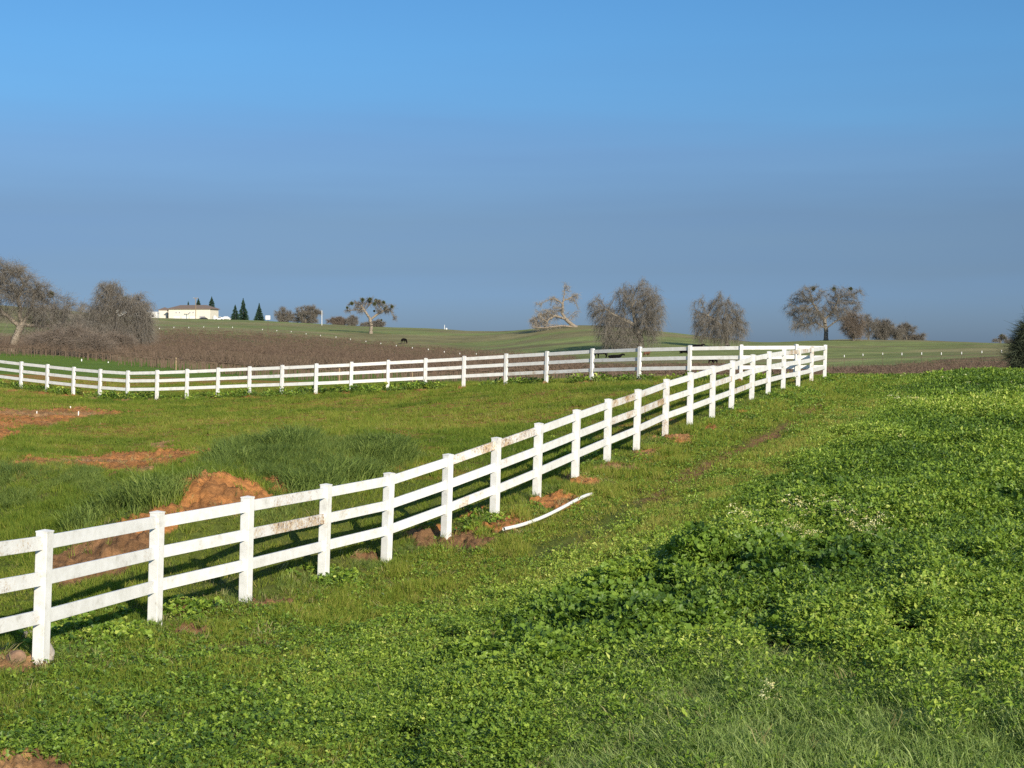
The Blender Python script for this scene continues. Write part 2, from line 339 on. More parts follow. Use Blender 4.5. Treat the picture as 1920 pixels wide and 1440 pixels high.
# ground colour: soil, turf and far hill grass
n1 = fbm(XG / 3.1, YG / 3.1, 51, 5); n2 = fbm(XG / 14, YG / 9, 61, 4); n3 = fbm(XG / 50, YG / 16, 71, 5)
col = np.zeros(XG.shape + (3,))
turf = np.array([.11, .135, .028]); turf2 = np.array([.15, .12, .05]); soil = np.array([.23, .125, .062]); orange = np.array([.52, .225, .078])
pale = np.array([.46, .27, .13])
col[:] = turf; k = sstep(.45, .7, n1)[..., None]; col = col * (1 - k) + turf2 * k
farw = sstep(75, 110, RG)[..., None]
hill = np.array([.215, .245, .090]) * (1 - sstep(.44, .56, n3)[..., None]) + np.array([.240, .215, .105]) * sstep(.44, .56, n3)[..., None]
hill = hill * (.62 + .76 * n2[..., None]) * (.85 + .3 * fbm(XG / 30, YG / 3.5, 77, 3)[..., None])
col = col * (1 - farw) + hill * farw
VP = [(-100, 657), (20, 640), (100, 626), (300, 624), (480, 627), (630, 638), (760, 650), (860, 662), (960, 668), (1080, 680), (1350, 682), (1560, 694), (1600, 690), (1690, 682), (1760, 674), (1880, 667), (2100, 662), (2100, 745), (700, 745), (560, 722), (420, 704), (330, 693), (220, 682), (100, 668), (-100, 668)]
vineg = (in_poly(ug, vg, VP) & (RG > 95) & (RG < 410))[..., None] * .9
vcol = np.array([.13, .15, .045]) * (1 - sstep(.4, .6, n1)[..., None]) + np.array([.16, .105, .065]) * sstep(.4, .6, n1)[..., None]
col = col * (1 - vineg) + vcol * vineg
grassband = ((ug < 760) & (RG > 70) & (RG < 175) & (ug > -1500))[..., None] * sstep(175, 160, RG)[..., None]
col = col * (1 - grassband) + np.array([.135, .205, .030]) * grassband
pad = (nearm & (vg < 900) & (ug < 1300)) * sstep(.30, .52, fbm(XG / 4.5, YG / 2.6, 81, 5)) * .9
pad = pad[..., None] * 1.0; col = col * (1 - pad) + np.array([.34, .19, .055]) * pad
dcol = orange * (1 - sstep(.4, .65, n1)[..., None]) + pale * sstep(.4, .65, n1)[..., None]
bank = ((ug > 60) & (vg > 1000))[..., None]
dcol = np.where(bank, soil * 1.3, dcol)
st_ = sstep(.52, .64, fbm(XG * .9 + 5, YG * 3.2, 95, 5))[..., None]; dcol = dcol * (1 - .55 * st_) + np.array([.20, .105, .05]) * .55 * st_
col = col * (1 - dirt[..., None]) + dcol * dirt[..., None]
tk = np.clip(track * sstep(.25, .5, n1) * 1.4 + track2 * .6 * sstep(.4, .6, n1), 0, 1)[..., None] * (1 - dirt[..., None]); col = col * (1 - tk) + soil * tk
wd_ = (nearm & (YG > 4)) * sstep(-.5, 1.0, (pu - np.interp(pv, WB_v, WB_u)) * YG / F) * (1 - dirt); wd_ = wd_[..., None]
col = col * (1 - wd_) + np.array([.035, .034, .016]) * wd_  # moist litter under the weeds, painted dark to deepen shade in the gaps
nr, nc = XG.shape
idx = np.arange(nr * nc).reshape(nr, nc)
q = np.stack([idx[:-1, :-1], idx[:-1, 1:], idx[1:, 1:], idx[1:, :-1]], -1).reshape(-1, 4)
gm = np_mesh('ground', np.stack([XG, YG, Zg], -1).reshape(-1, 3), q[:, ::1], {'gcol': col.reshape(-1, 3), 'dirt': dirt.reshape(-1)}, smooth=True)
m, n, b = mat('soil_and_turf')
at = n.nodes.new('ShaderNodeAttribute'); at.attribute_name = 'gcol'
ps = n.nodes.new('ShaderNodeNewGeometry')
f1 = noise_node(n, 9, 8, .75, ps.outputs['Position']); f2 = noise_node(n, .35, 6, .7, ps.outputs['Position'])
r1 = ramp_node(n, [(.3, (.55, .55, .55)), (.7, (1.35, 1.35, 1.35))]); n.links.new(f1.outputs['Fac'], r1.inputs[0])
r2 = ramp_node(n, [(.3, (.78, .80, .78)), (.7, (1.2, 1.18, 1.1))]); n.links.new(f2.outputs['Fac'], r2.inputs[0])
c1 = mixc(n, 1.0, at.outputs['Color'], r1.outputs[0], 'MULTIPLY'); c2 = mixc(n, 1.0, c1, r2.outputs[0], 'MULTIPLY')
n.links.new(c2, b.inputs['Base Color']); b.inputs['Roughness'].default_value = .95; b.inputs['Specular IOR Level'].default_value = .1
bp = n.nodes.new('ShaderNodeBump'); bp.inputs['Strength'].default_value = .7; bp.inputs['Distance'].default_value = .06
bn = noise_node(n, 16, 8, .75, ps.outputs['Position']); n.links.new(bn.outputs['Fac'], bp.inputs['Height']); n.links.new(bp.outputs[0], b.inputs['Normal'])
ground = tag(link('ground', gm, m), kind='structure')

# ---------------------------------------------------------------- ground cover
def sample(rho, lo, hi, ulo=-330, uhi=2250):
    dd = np.geomspace(lo, hi, 400); w_ = rho(dd) * dd * dd; dens = rho(dd) * dd / F * (uhi - ulo)
    N = int(np.trapz(dens, dd)); cdf = np.cumsum(w_); cdf /= cdf[-1]
    d = np.exp(np.interp(rng.random(N), cdf, np.log(dd))); u = ulo + rng.random(N) * (uhi - ulo)
    x = (u - U0) / F * d; z = gz(x, d)
    u, v, pu, pv, nearm, dirt = zones(x, d, z)
    return x, d, z, u, v, pu, pv, dirt
def stamp(protos, pf, pos, yaw, sc_, tint, tilt=.25, tint_v=None):
    """protos (K,n,3), pf (m,3): one proto variant per point"""
    N = len(pos); K = len(protos); k = rng.integers(0, K, N)
    pv_ = protos[k]                                       # N,n,3
    sc3 = sc_ if sc_.ndim == 2 else np.repeat(sc_[:, None], 3, 1)
    pv_ = pv_ * sc3[:, None, :]
    c, s = np.cos(yaw)[:, None], np.sin(yaw)[:, None]
    x = pv_[..., 0] * c - pv_[..., 1] * s; y = pv_[..., 0] * s + pv_[..., 1] * c; z = pv_[..., 2]
    tx = rng.normal(0, tilt, N)[:, None]; ty = rng.normal(0, tilt, N)[:, None]
    V = np.stack([x + z * tx, y + z * ty, z], -1) + pos[:, None, :]
    nv = protos.shape[1]
    Fc = (pf[None] + (np.arange(N) * nv)[:, None, None]).reshape(-1, pf.shape[1])
    T = np.repeat(tint[:, None], nv, 1)
    if tint_v is not None: T = T + tint_v[k]
    return V.reshape(-1, 3).astype(np.float32), Fc.astype(np.int32), np.clip(T, 0, 1).reshape(-1).astype(np.float32)
def join(parts):
    vs, fs, ts = [], [], []; o = 0
    for v_, f_, t_ in parts: vs.append(v_); fs.append(f_ + o); ts.append(t_); o += len(v_)
    return np.concatenate(vs), np.concatenate(fs), np.concatenate(ts)
def blades(K, nb, spread, h, wd, seg2=True, lean=.5):
    """tufts of grass blades, height h metres"""
    P_, T_ = [], []
    for _ in range(K):
        vv, tt = [], []
        for b_ in range(nb):
            a = rng.random() * 6.283; r = spread * rng.random() ** .5; bx, by = r * math.cos(a), r * math.sin(a)
            la = a + rng.normal(0, .8); l = lean * (rng.random() * .9 + .1); hh = h * (.55 + .6 * rng.random()); w2 = wd * (.7 + .6 * rng.random()) / 2
            wa = rng.random() * 6.283; cx, cy = math.cos(wa) * w2, math.sin(wa) * w2
            ox, oy = math.cos(la) * l * hh, math.sin(la) * l * hh
            t = rng.normal(0, .12)
            if seg2:
                vv += [(bx - cx, by - cy, -.02), (bx + cx, by + cy, -.02), (bx - cx * .8 + ox * .35, by - cy * .8 + oy * .35, hh * .6), (bx + cx * .8 + ox * .35, by + cy * .8 + oy * .35, hh * .6), (bx + ox * 1.2, by + oy * 1.2, hh * (1 - .25 * l))]
                tt += [t] * 5
            else:
                vv += [(bx - cx, by - cy, -.02), (bx + cx, by + cy, -.02), (bx + ox, by + oy, hh)]; tt += [t] * 3
        P_.append(vv); T_.append(tt)
    f_ = []
    for b_ in range(nb):
        if seg2: o = b_ * 5; f_ += [(o, o + 1, o + 2), (o + 1, o + 3, o + 2), (o + 2, o + 3, o + 4)]
        else: o = b_ * 3; f_ += [(o, o + 1, o + 2)]
    return np.array(P_), np.array(f_), np.array(T_)
def leafy(K, nl, R_, H_, size, kind='rhomb', lobes=7):
    """low weeds: leaves held on a dome; rhomb = folded oval leaf, lobed = round lobed mallow leaf"""
    P_, T_ = [], []
    for _ in range(K):
        vv, tt = [], []
        for l in range(nl):
            a = rng.random() * 6.283; r = R_ * rng.random() ** .6; x, y = r * math.cos(a), r * math.sin(a)
            z = H_ * (1 - .75 * (r / R_) ** 2) * (.45 + .65 * rng.random()); s_ = size * (.55 + .8 * rng.random()); t = rng.normal(0, .16)
            la = a + rng.normal(0, .9); pitch = rng.normal(.3, .55); roll = rng.normal(0, .6)
            Mx = Matrix.Rotation(la, 3, 'Z') @ Matrix.Rotation(-pitch, 3, 'Y') @ Matrix.Rotation(roll, 3, 'X')
            if kind == 'rhomb':
                pts = [(0, 0, 0), (.45, .28, .10), (1, 0, -.08), (.45, -.28, .10)]
            elif kind == 'fern':
                pts = [(0, 0, 0), (.3, .34, .05), (.42, .08, 0), (.75, .26, .03), (1, 0, -.1), (.75, -.26, .03), (.42, -.08, 0), (.3, -.34, .05)]
            else:
                pts = [(0, 0, -.10)]
                nn = lobes * 2
                for q_ in range(nn):
                    an = math.pi * (-.88 + 1.76 * q_ / (nn - 1)); rr = .52 if q_ % 2 else .43
                    pts.append((rr * math.cos(an), rr * math.sin(an), .07 if q_ % 2 else -.02))
            for p_ in pts:
                w_ = Mx @ Vector(p_) * s_; vv.append((x + w_.x, y + w_.y, z + w_.z)); tt.append(t)
        P_.append(vv); T_.append(tt)
    m_ = len(pts); f_ = []
    for l in range(nl):
        o = l * m_
        if kind == 'rhomb': f_ += [(o, o + 1, o + 2), (o, o + 2, o + 3)]
        elif kind == 'fern': f_ += [(o, o + 1, o + 2), (o, o + 2, o + 6), (o, o + 6, o + 7), (o + 2, o + 3, o + 4), (o + 2, o + 4, o + 6), (o + 6, o + 4, o + 5)]
        else: f_ += [(o, o + q_, o + q_ + 1) for q_ in range(1, m_ - 1)]
    return np.array(P_), np.array(f_), np.array(T_)
def wb(v): return np.interp(v, WB_v, WB_u)
ny = lambda N: rng.random(N) * 6.283
def soft(x, y, f, s, a=.35, b_=.65): return sstep(a, b_, fbm(x * f, y * f, s, 4))
# --- short turf on the track and in the paddock
x, d, z, u, v, pu, pv, dirt = sample(lambda d: np.clip(620 * (16 / d) ** 1.35, 30, 900), 8.5, 84)
tq1 = np.exp(-(seg_dist(u + (pu - u) * .2, v + (pv - v) * .2, TRACKS[0]) / np.maximum(21 * 25 / d, 5)) ** 2)
across = pu - wb(pv)
soilw = soft(x, d, .8, 90, .25, .45)
lf = sstep(21, 15.5, d) * sstep(-120, 260, pu - np.interp(pv, [1060, 1180, 1270], [1050, 420, -250])) * sstep(1060, 1180, pv)
keep = (rng.random(len(x)) < (1 - .97 * dirt) * (1 - .93 * tq1 * soilw)) & (across < 60 + 30 * rng.normal(size=len(x)))
paddock = in_poly(pu, pv, [(a, b) for a, b in fline] + [(1546, 600), (-700, 600)])
bare = paddock * sstep(.30, .52, fbm(x / 4.5, d / 2.6, 81, 5)) * .8
keep &= rng.random(len(x)) > bare * .75
keep &= rng.random(len(x)) > lf * .5
keep &= ~(in_poly(pu, pv, TALL) & (rng.random(len(x)) < .5))
x, d, z, u, v, pu, pv, paddock, across, tq1, bare, lf = [a[keep] for a in (x, d, z, u, v, pu, pv, paddock, across, tq1, bare, lf)]
N = len(x)
# stretched bands of yellower and greener turf running with the fence
ax = x * .94 - d * .34; al = x * .34 + d * .94
tint = .30 + .45 * (fbm(ax * .8, al * .12, 101, 4)) + .30 * (fbm(x * .5, d * .5, 111, 4) - .5) + .10 * rng.normal(size=N) + .28 * np.exp(-((across + 90 * 25 / d) / (70 * 25 / d)) ** 2)
tint = tint + np.where(paddock, -.05, .17) + bare * .2 - .1 * (1 - paddock) * (d < 16)
hs = (.5 + 1.0 * rng.random(N)) * (.7 + 1.5 * sstep(.42, .72, fbm(x * 1.8, d * 1.5, 121, 4))) * (1 - .5 * tq1) * np.where(paddock, .9, 1.0) * np.clip(.8 + across / 700 * 25 / d, .8, 1.0)
grow = np.clip((d / 16) ** .62, .8, 2.4)
near = d < 20
parts = []
A, f_, tv = blades(14, 7, .045, .06, .0075, True, .9)
s3 = np.stack([grow, grow, hs * np.clip(grow, .8, 1.3)], -1)
parts.append(stamp(A, f_, np.stack([x, d, z], -1)[near], ny(near.sum()), s3[near], tint[near], .3, tv))
A, f_, tv = blades(14, 7, .05, .065, .011, False, .8)
fr = ~near
parts.append(stamp(A, f_, np.stack([x, d, z], -1)[fr], ny(fr.sum()), s3[fr], tint[fr], .3, tv))
v_, f2, t_ = join(parts); print('turf', len(f2))
tag(link('short_grass', np_mesh('short_grass', v_, f2, {'tint': t_}), M['grass']), 'short green turf over the mown track and the paddock inside the white fences', 'grass', kind='stuff')
parts = []
# small round-leaved weeds among the turf of the track
k = (~paddock) & (rng.random(N) < np.where(d < 20, .60, .20) * (.35 + 1.1 * sstep(.35, .6, fbm(x * 1.3, d * 1.1, 126, 4))) * (1 - .6 * tq1))
A, f_, tv = leafy(14, 8, .055, .050, .030, 'rhomb')
parts.append(stamp(A, f_, np.stack([x, d, z], -1)[k], ny(k.sum()), (grow * (.6 + .8 * rng.random(N)))[k], (tint * .6 - .02 + .13 * rng.normal(size=N))[k], .2, tv))
A, f_, tv = leafy(16, 9, .07, .075, .040, 'fern')
k = (rng.random(N) < lf * .55 * (.3 + .9 * sstep(.34, .6, fbm(x * 1.1, d * .9, 128, 4))))
parts.append(stamp(A, f_, np.stack([x, d, z], -1)[k], ny(k.sum()), (.55 + .8 * rng.random(N))[k], (tint * .55 + .0 + .14 * rng.normal(size=N))[k], .25, tv))
v_, f2, t_ = join(parts); print('clover', len(f2))
tag(link('low_weeds', np_mesh('low_weeds', v_, f2, {'tint': t_}), M['weed']), 'low small-leaved weeds mixed into the turf of the grassy track', 'weeds', kind='stuff')

# --- weedy field right of the track
x, d, z, u, v, pu, pv, dirt = sample(lambda d: np.clip(300 * (14 / d) ** 1.2, 36, 400), 8.2, 80)
across = (pu - wb(pv)) * d / F                             # metres inside the weedy field
low = rng.random(len(x)) < np.where(across > 0, 1, np.clip(1 + across / 1.8, .0, 1) * .8)
keep = low & (across > -1.8) & (dirt < .5) & (rng.random(len(x)) < .22 + .78 * sstep(.34, .43, fbm(x * 1.25, d * .75, 141, 4)))
x, d, z, u, v, pu, pv, across = [a[keep] for a in (x, d, z, u, v, pu, pv, across)]
N = len(x)
hole = np.zeros(N)
for a, b, rx, ry in HOLES: hole = np.maximum(hole, np.exp(-(((pu - a) / rx) ** 2 + ((pv - b) / ry) ** 2) ** 1.5))
canopy = fbm(x * .55, d * .38, 131, 4)                     # humps and hollows of the canopy
gap = sstep(.30, .42, fbm(x * 1.25, d * .75, 141, 4)) * (1 - .95 * hole)
edge = sstep(-1.2, 1.8, across)
hgt = (.45 + 1.1 * sstep(.35, .7, canopy)) * (.10 + .90 * gap) * (.30 + .70 * edge) * np.clip(1.0 + (d < 13) * -.15, .5, 1)
bump = np.zeros(N)
for a, b, rx, ry, hh in BUMPS: bump = np.maximum(bump, hh * np.exp(-((pu - a) / rx) ** 2 - ((pv - b) / ry) ** 2))
lift = .30 * hgt * (.35 + .65 * rng.random(N)) * np.clip(1.25 - d / 90, .5, 1) + bump * (1 - hole) * (.3 + .7 * rng.random(N) ** .5)
tint = .52 + .55 * (canopy - .5) + .9 * (fbm(x * .16, d * .12, 151, 3) - .5) + .10 * rng.normal(size=N) - .10 * edge
grow = np.clip((d / 14) ** .55, .8, 2.2) * (.55 + .45 * edge)
pos = np.stack([x, d, z + lift * .8], -1)
mal = (fbm(x * .45, d * .4, 161, 3) > .64) & (d < 26) & (across > .2)
mal |= (in_poly(pu, pv, [(1010, 1170), (1080, 1130), (1330, 1130), (1360, 1170), (1330, 1235), (1040, 1240)]) | in_poly(pu, pv, [(1290, 1020), (1380, 1030), (1650, 1045), (1640, 1105), (1400, 1120), (1290, 1110)]))
grassy = in_poly(pu, pv, BAND) | in_poly(pu, pv, [(1760, 1250), (1840, 1215), (1960, 1220), (2050, 1300), (1900, 1330), (1780, 1300)])
mal &= ~grassy
parts = []
A, f_, tv = leafy(12, 11, .14, .12, .066, 'lobed', 6)
k = mal & (d < 26); parts.append(stamp(A, f_, pos[k], ny(k.sum()), (grow * (.75 + .6 * rng.random(N)))[k], np.minimum(tint - .08, .60)[k], .15, tv * .6))
A, f_, tv = leafy(16, 20, .12, .12, .044, 'fern')
k = ~mal & (d < 24) & ~grassy; parts.append(stamp(A, f_, pos[k], ny(k.sum()), (grow * (.7 + .6 * rng.random(N)))[k], tint[k], .2, tv))
A, f_, tv = leafy(16, 22, .13, .12, .040, 'rhomb')
k = (d >= 24) | (mal & (rng.random(N) < .5)) | (~mal & ~grassy & (rng.random(N) < .35)) | (grassy & (rng.random(N) < .40)); parts.append(stamp(A, f_, pos[k] - np.array([0, 0, .02]), ny(k.sum()), (grow * (.8 + .5 * rng.random(N)))[k], tint[k], .2, tv))
v_, f2, t_ = join(parts); print('weeds', len(f2))
tag(link('weeds', np_mesh('weeds', v_, f2, {'tint': t_}), M['weed']), 'dense leafy green weeds filling the open field right of the track', 'weeds', kind='stuff')
# long grass showing between the weeds
parts = []
A, f_, tv = blades(14, 8, .09, .19, .0070, True, 1.2)
k = (grassy | (rng.random(N) < .03)) & (d < 30) & (across > .1)
p1 = stamp(A, f_, (np.stack([x, d, z + lift * .35], -1))[k], ny(k.sum()), (.6 + .6 * rng.random(N))[k] * np.clip(grow[k], .9, 1.2), (.62 + .2 * rng.normal(size=N))[k], .3, tv)
xb, db, zb, ub, vb_, pub, pvb, _d = sample(lambda d: 330 + 0 * d, 8.2, 16.5, 700, 2250)
k = in_poly(pub, pvb, BAND) & (rng.random(len(xb)) < .25 + .75 * sstep(.34, .5, fbm(xb * 1.4, db * 1.1, 172, 3)))
xb, db, zb = xb[k], db[k], zb[k]
p2 = stamp(A, f_, np.stack([xb, db, zb], -1), ny(len(xb)), .55 + .65 * rng.random(len(xb)), .60 + .5 * (fbm(xb * .8, db * .7, 173, 3) - .5) + .16 * rng.normal(size=len(xb)), .35, tv)
v_, f2, t_ = join([p1, p2]); print('field grass', len(f2))
tag(link('field_grass', np_mesh('field_grass', v_, f2, {'tint': t_}), M['fgrass']), 'light green grass blades growing up between the leafy weeds at the bottom of the field', 'grass', kind='stuff')
# --- long grass on the mound and beside it
x, d, z, u, v, pu, pv, dirt = sample(lambda d: 165 + 0 * d, 17, 42, -250, 900)
inT = in_poly(pu, pv, TALL); inT2 = in_poly(pu, pv, TALL2)
cl9 = fbm(x * 1.1, d * .9, 183, 4); edge9 = in_poly(pu + 26, pv, TALL) & in_poly(pu - 26, pv, TALL) & in_poly(pu, pv + 9, TALL) & in_poly(pu, pv - 9, TALL)
keep = ((inT & (edge9 | (rng.random(len(x)) < .45))) | (inT2 & (rng.random(len(x)) < .7))) & (rng.random(len(x)) < .7 + .3 * sstep(.36, .5, cl9)) & (rng.random(len(x)) > dirt * .97)
x, d, z, inT, cl9, edge9 = [a[keep] for a in (x, d, z, inT, cl9, edge9)]; N = len(x)
A, f_, tv = blades(16, 12, .10, .32, .012, True, 1.1)
tint2 = .38 + .5 * (fbm(x * .5, d * .5, 181, 4) - .5) + .12 * rng.normal(size=N)
parts.append(stamp(A, f_, np.stack([x, d, z], -1), ny(N), np.where(inT, np.where(edge9, 1.0, .65), .5) * (.55 + .7 * rng.random(N)) * (.6 + .8 * sstep(.35, .7, cl9)), tint2, .3, tv))
# --- growth along the foot of the fences
def along(pts, n_, off, sp, smin, smax, lo=0, hi=99):
    o = []
    for i in range(len(pts) - 1):
        if not lo <= i <= hi: continue
        for _ in range(n_):
            t = rng.random(); p = pts[i].lerp(pts[i + 1], t); e = (pts[i + 1] - pts[i]).normalized(); nn = Vector((-e.y, e.x, 0))
            q_ = p + nn * (off + rng.normal() * sp); o.append((q_.x, q_.y, gz1(q_.x, q_.y)))
    return np.array(o)
fp = along(near_p, 95, 0, .16, 0, 0, 1); keepf = fbm(fp[:, 0] * .8, fp[:, 1] * .8, 191, 3) > .40
_, _, _, _, _, dd_ = zones(fp[:, 0], fp[:, 1], fp[:, 2]); keepf &= dd_ < .5; fp = fp[keepf]; N = len(fp)
parts.append(stamp(A, f_, fp, ny(N), .22 + .32 * rng.random(N), .45 + .25 * rng.normal(size=N), .3, tv))
fp2 = along(far_p, 60, 0, .5, 0, 0); fp2 = fp2[fbm(fp2[:, 0] * .5, fp2[:, 1] * .5, 201, 3) > .44]; N = len(fp2)
parts.append(stamp(A, f_, fp2, ny(N), .45 + .5 * rng.random(N), .4 + .2 * rng.normal(size=N), .3, tv))
v_, f2, t_ = join(parts); print('tall', len(f2))
tag(link('long_grass', np_mesh('long_grass', v_, f2, {'tint': t_}), M['tall']), 'long blue-green grass on the earth mound and along the fence feet', 'grass', kind='stuff')
# broad leaved weeds at the far fence and small ones on the near fence line
parts = []
A, f_, tv = leafy(12, 16, .26, .30, .16, 'rhomb')
N = len(fp2); k = rng.random(N) < .55
parts.append(stamp(A, f_, fp2[k], ny(k.sum()), .5 + .6 * rng.random(k.sum()), .4 + .2 * rng.normal(size=k.sum()), .2, tv))
A, f_, tv = leafy(12, 12, .12, .10, .055, 'lobed', 5)
cl = []
for (a, b, rx, ry, n_) in [(130, 1180, 60, 26, 150), (205, 1192, 60, 18, 110), (350, 1140, 40, 12, 40), (620, 1090, 50, 10, 60), (1100, 860, 60, 14, 60), (900, 980, 60, 14, 60), (1440, 742, 60, 10, 120), (1500, 735, 60, 9, 120), (1545, 716, 40, 5, 60), (1380, 765, 40, 8, 60)]:
    g0 = ground_at(a, b); sx = rx / F * g0.y; sy = ry / (b - V0) * g0.y
    for _ in range(n_):
        px_, py_ = g0.x + rng.normal() * sx * .6, g0.y + rng.normal() * sy * .6; cl.append((px_, py_, gz1(px_, py_)))
cl = np.array(cl); N = len(cl)
parts.append(stamp(A, f_, cl, ny(N), .6 + .8 * rng.random(N), .44 + .18 * rng.normal(size=N), .2, tv))
# clumps on the crest at the right
cr_ = []
for _ in range(420):
    a = rng.uniform(1740, 1960); d_ = rng.uniform(60, 69); px_ = (a - U0) / F * d_; cr_.append((px_, d_, gz1(px_, d_)))
cr_ = np.array(cr_); cr_ = cr_[fbm(cr_[:, 0] * .5, cr_[:, 1] * .5, 211, 3) > .42]; N = len(cr_)
A, f_, tv = leafy(12, 16, .26, .26, .16, 'rhomb')
parts.append(stamp(A, f_, cr_, ny(N), .7 + .5 * rng.random(N), .5 + .2 * rng.normal(size=N), .2, tv))
v_, f2, t_ = join(parts); print('fenceweeds', len(f2))
tag(link('fence_weeds', np_mesh('fence_weeds', v_, f2, {'tint': t_}), M['weed']), 'broad-leaved weeds growing along the feet of both white fences and the crest', 'weeds', kind='stuff')
# dry blades on bare ground
x, d, z, u, v, pu, pv, dirt = sample(lambda d: 26 * (14 / d), 9, 60, -250, 1700)
wf = (pu > wb(pv)) & (d < 24); k = rng.random(len(x)) < np.where(seg_dist(pu, pv, fline) < 70 * 18 / d, .9, np.where(wf, .10, .16)); z = z + wf * .14
x, d, z = x[k], d[k], z[k]; N = len(x)
A, f_, tv = blades(10, 7, .07, .10, .006, True, 1.3)
v_, f2, t_ = stamp(A, f_, np.stack([x, d, z], -1), ny(N), .7 + .8 * rng.random(N), .5 + .3 * rng.normal(size=N), .5, tv)
tag(link('dry_grass', np_mesh('dry_grass', v_, f2, {'tint': t_}), M['straw']), 'thin dry straw-coloured blades scattered along the near fence foot', 'grass', kind='stuff')
# pale flowers
fl = []
for (a, b, rx, ry, n_) in [(1400, 1010, 26, 22, 34), (1490, 985, 24, 10, 22), (1505, 1035, 22, 14, 34), (1565, 985, 30, 12, 26), (1620, 1005, 40, 18, 60), (1660, 985, 22, 16, 36), (1615, 1030, 32, 8, 24),
                           (1890, 1110, 24, 22, 30), (1440, 1360, 14, 8, 8), (1885, 740, 60, 10, 24), (1690, 840, 24, 7, 10), (1720, 770, 30, 6, 16), (1820, 765, 30, 6, 12)]:
    g0 = ground_at(a, b); sx = rx / F * g0.y; sy = ry / (b - V0) * g0.y
    for _ in range(n_):
        px_, py_ = g0.x + rng.normal() * sx * .6, g0.y + rng.normal() * sy * .6; fl.append((px_, py_, gz1(px_, py_) + .20 + .12 * rng.random()))
fl = np.array(fl); N = len(fl)
A, f_, tv = leafy(8, 6, .05, .03, .032, 'rhomb')
v_, f2, t_ = stamp(A, f_, fl, ny(N), np.clip(fl[:, 1] / 20, .8, 2.0), .5 + .3 * rng.normal(size=N), .2, tv)
tag(link('wild_flowers', np_mesh('wild_flowers', v_, f2, {'tint': t_}), M['flower']), 'pale yellow wild flowers scattered through the leafy weeds', 'flowers', kind='stuff')
# ---------------------------------------------------------------- white fences
def bm_box(bm, x0, x1, y0, y1, z0, z1, bev=0):
    vs = [bm.verts.new((x, y, z)) for x in (x0, x1) for y in (y0, y1) for z in (z0, z1)]
    fs = [bm.faces.new([vs[i] for i in q_]) for q_ in ((0, 1, 3, 2), (4, 6, 7, 5), (0, 4, 5, 1), (2, 3, 7, 6), (0, 2, 6, 4), (1, 5, 7, 3))]
    if bev:
        es = list({e for f in fs for e in f.edges}); bmesh.ops.bevel(bm, geom=es, offset=bev, segments=2, affect='EDGES', profile=.6)
def bm_mesh(name, bm):
    bmesh.ops.recalc_face_normals(bm, faces=bm.faces); me = bpy.data.meshes.new(name); bm.to_mesh(me); bm.free(); return me
W5 = .127
bm = bmesh.new(); bm_box(bm, -W5 / 2, W5 / 2, -W5 / 2, W5 / 2, -.25, PH - .022, .006); post_me = bm_mesh('post', bm)
bm = bmesh.new(); h_ = W5 / 2 + .003                       # flat pyramid cap with a skirt
lo_ = [bm.verts.new((sx * h_, sy * h_, PH - .030)) for sx, sy in ((-1, -1), (1, -1), (1, 1), (-1, 1))]
mi_ = [bm.verts.new((sx * h_, sy * h_, PH - .016)) for sx, sy in ((-1, -1), (1, -1), (1, 1), (-1, 1))]
tp_ = bm.verts.new((0, 0, PH))
for i in range(4):
    j = (i + 1) % 4; bm.faces.new((lo_[i], lo_[j], mi_[j], mi_[i])); bm.faces.new((mi_[i], mi_[j], tp_))
bm.faces.new(lo_[::-1]); cap_me = bm_mesh('post_cap', bm)
bm = bmesh.new(); bm_box(bm, 0, 1, -.019, .019, -.07, .07, .004); rail_me = bm_mesh('rail', bm)
for me_, mm in ((post_me, M['vinyl']), (cap_me, M['vinyl']), (rail_me, M['vinyl'])): me_.materials.append(mm)
variants = {}
def variant(me, k):
    if k == 0: return me
    if (me.name, k) not in variants:
        c = me.copy(); c.materials.clear(); c.materials.append(M['vinyl%d' % k]); variants[(me.name, k)] = c
    return variants[(me.name, k)]
RAILS = (PH * .90, PH * .635, PH * .355)
def fence(name, pts, label, stain_r, stain_p, skip_first_post=False):
    root = empty(name, pts[0], label, 'fence', 'white fences')
    prev = None
    for i, p in enumerate(pts):
        a = pts[max(i - 1, 0)]; c = pts[min(i + 1, len(pts) - 1)]; e = c - a; rz = math.atan2(e.y, e.x)
        lean = Vector((math.tan(math.radians(1.7)) + random.gauss(0, .004), random.gauss(0, .004), 1)).normalized()
        R_ = lean.to_track_quat('Z', 'Y').to_matrix().to_4x4()
        R_ = Vector((0, 0, 1)).rotation_difference(lean).to_matrix().to_4x4() @ Matrix.Rotation(rz, 4, 'Z')
        mw = Matrix.Translation(p) @ R_
        if not (skip_first_post and i == 0):
            k = stain_p.get(i, 0)
            po = link('post', variant(post_me, k), None, root); po.matrix_local = Matrix.Translation(-pts[0]) @ mw
            if k == 2: po['label'] = 'rust-stained post'
            co = link('post_cap', variant(cap_me, k), None, po)
        tops = [mw @ Vector((0, 0, h)) for h in RAILS]
        if prev:
            for r in range(3):
                A0, A1 = prev[r], tops[r]; dv = A1 - A0; L = dv.length; x_ = dv.normalized()
                A0 = A0 + x_ * .02; L -= .04
                y_ = Vector((0, 0, 1)).cross(x_).normalized(); z_ = x_.cross(y_)
                mm_ = Matrix((x_, y_, z_)).transposed().to_4x4(); mm_.translation = A0 - pts[0] + Vector((0, 0, random.gauss(0, .004)))
                k = stain_r.get((i - 1, r), 0)
                ro = link('rail', variant(rail_me, k), None, root); ro.matrix_local = mm_ @ Matrix.Diagonal((L, 1, 1, 1))
                if k == 2: ro['label'] = 'rust-stained rail'
        prev = tops
    return root
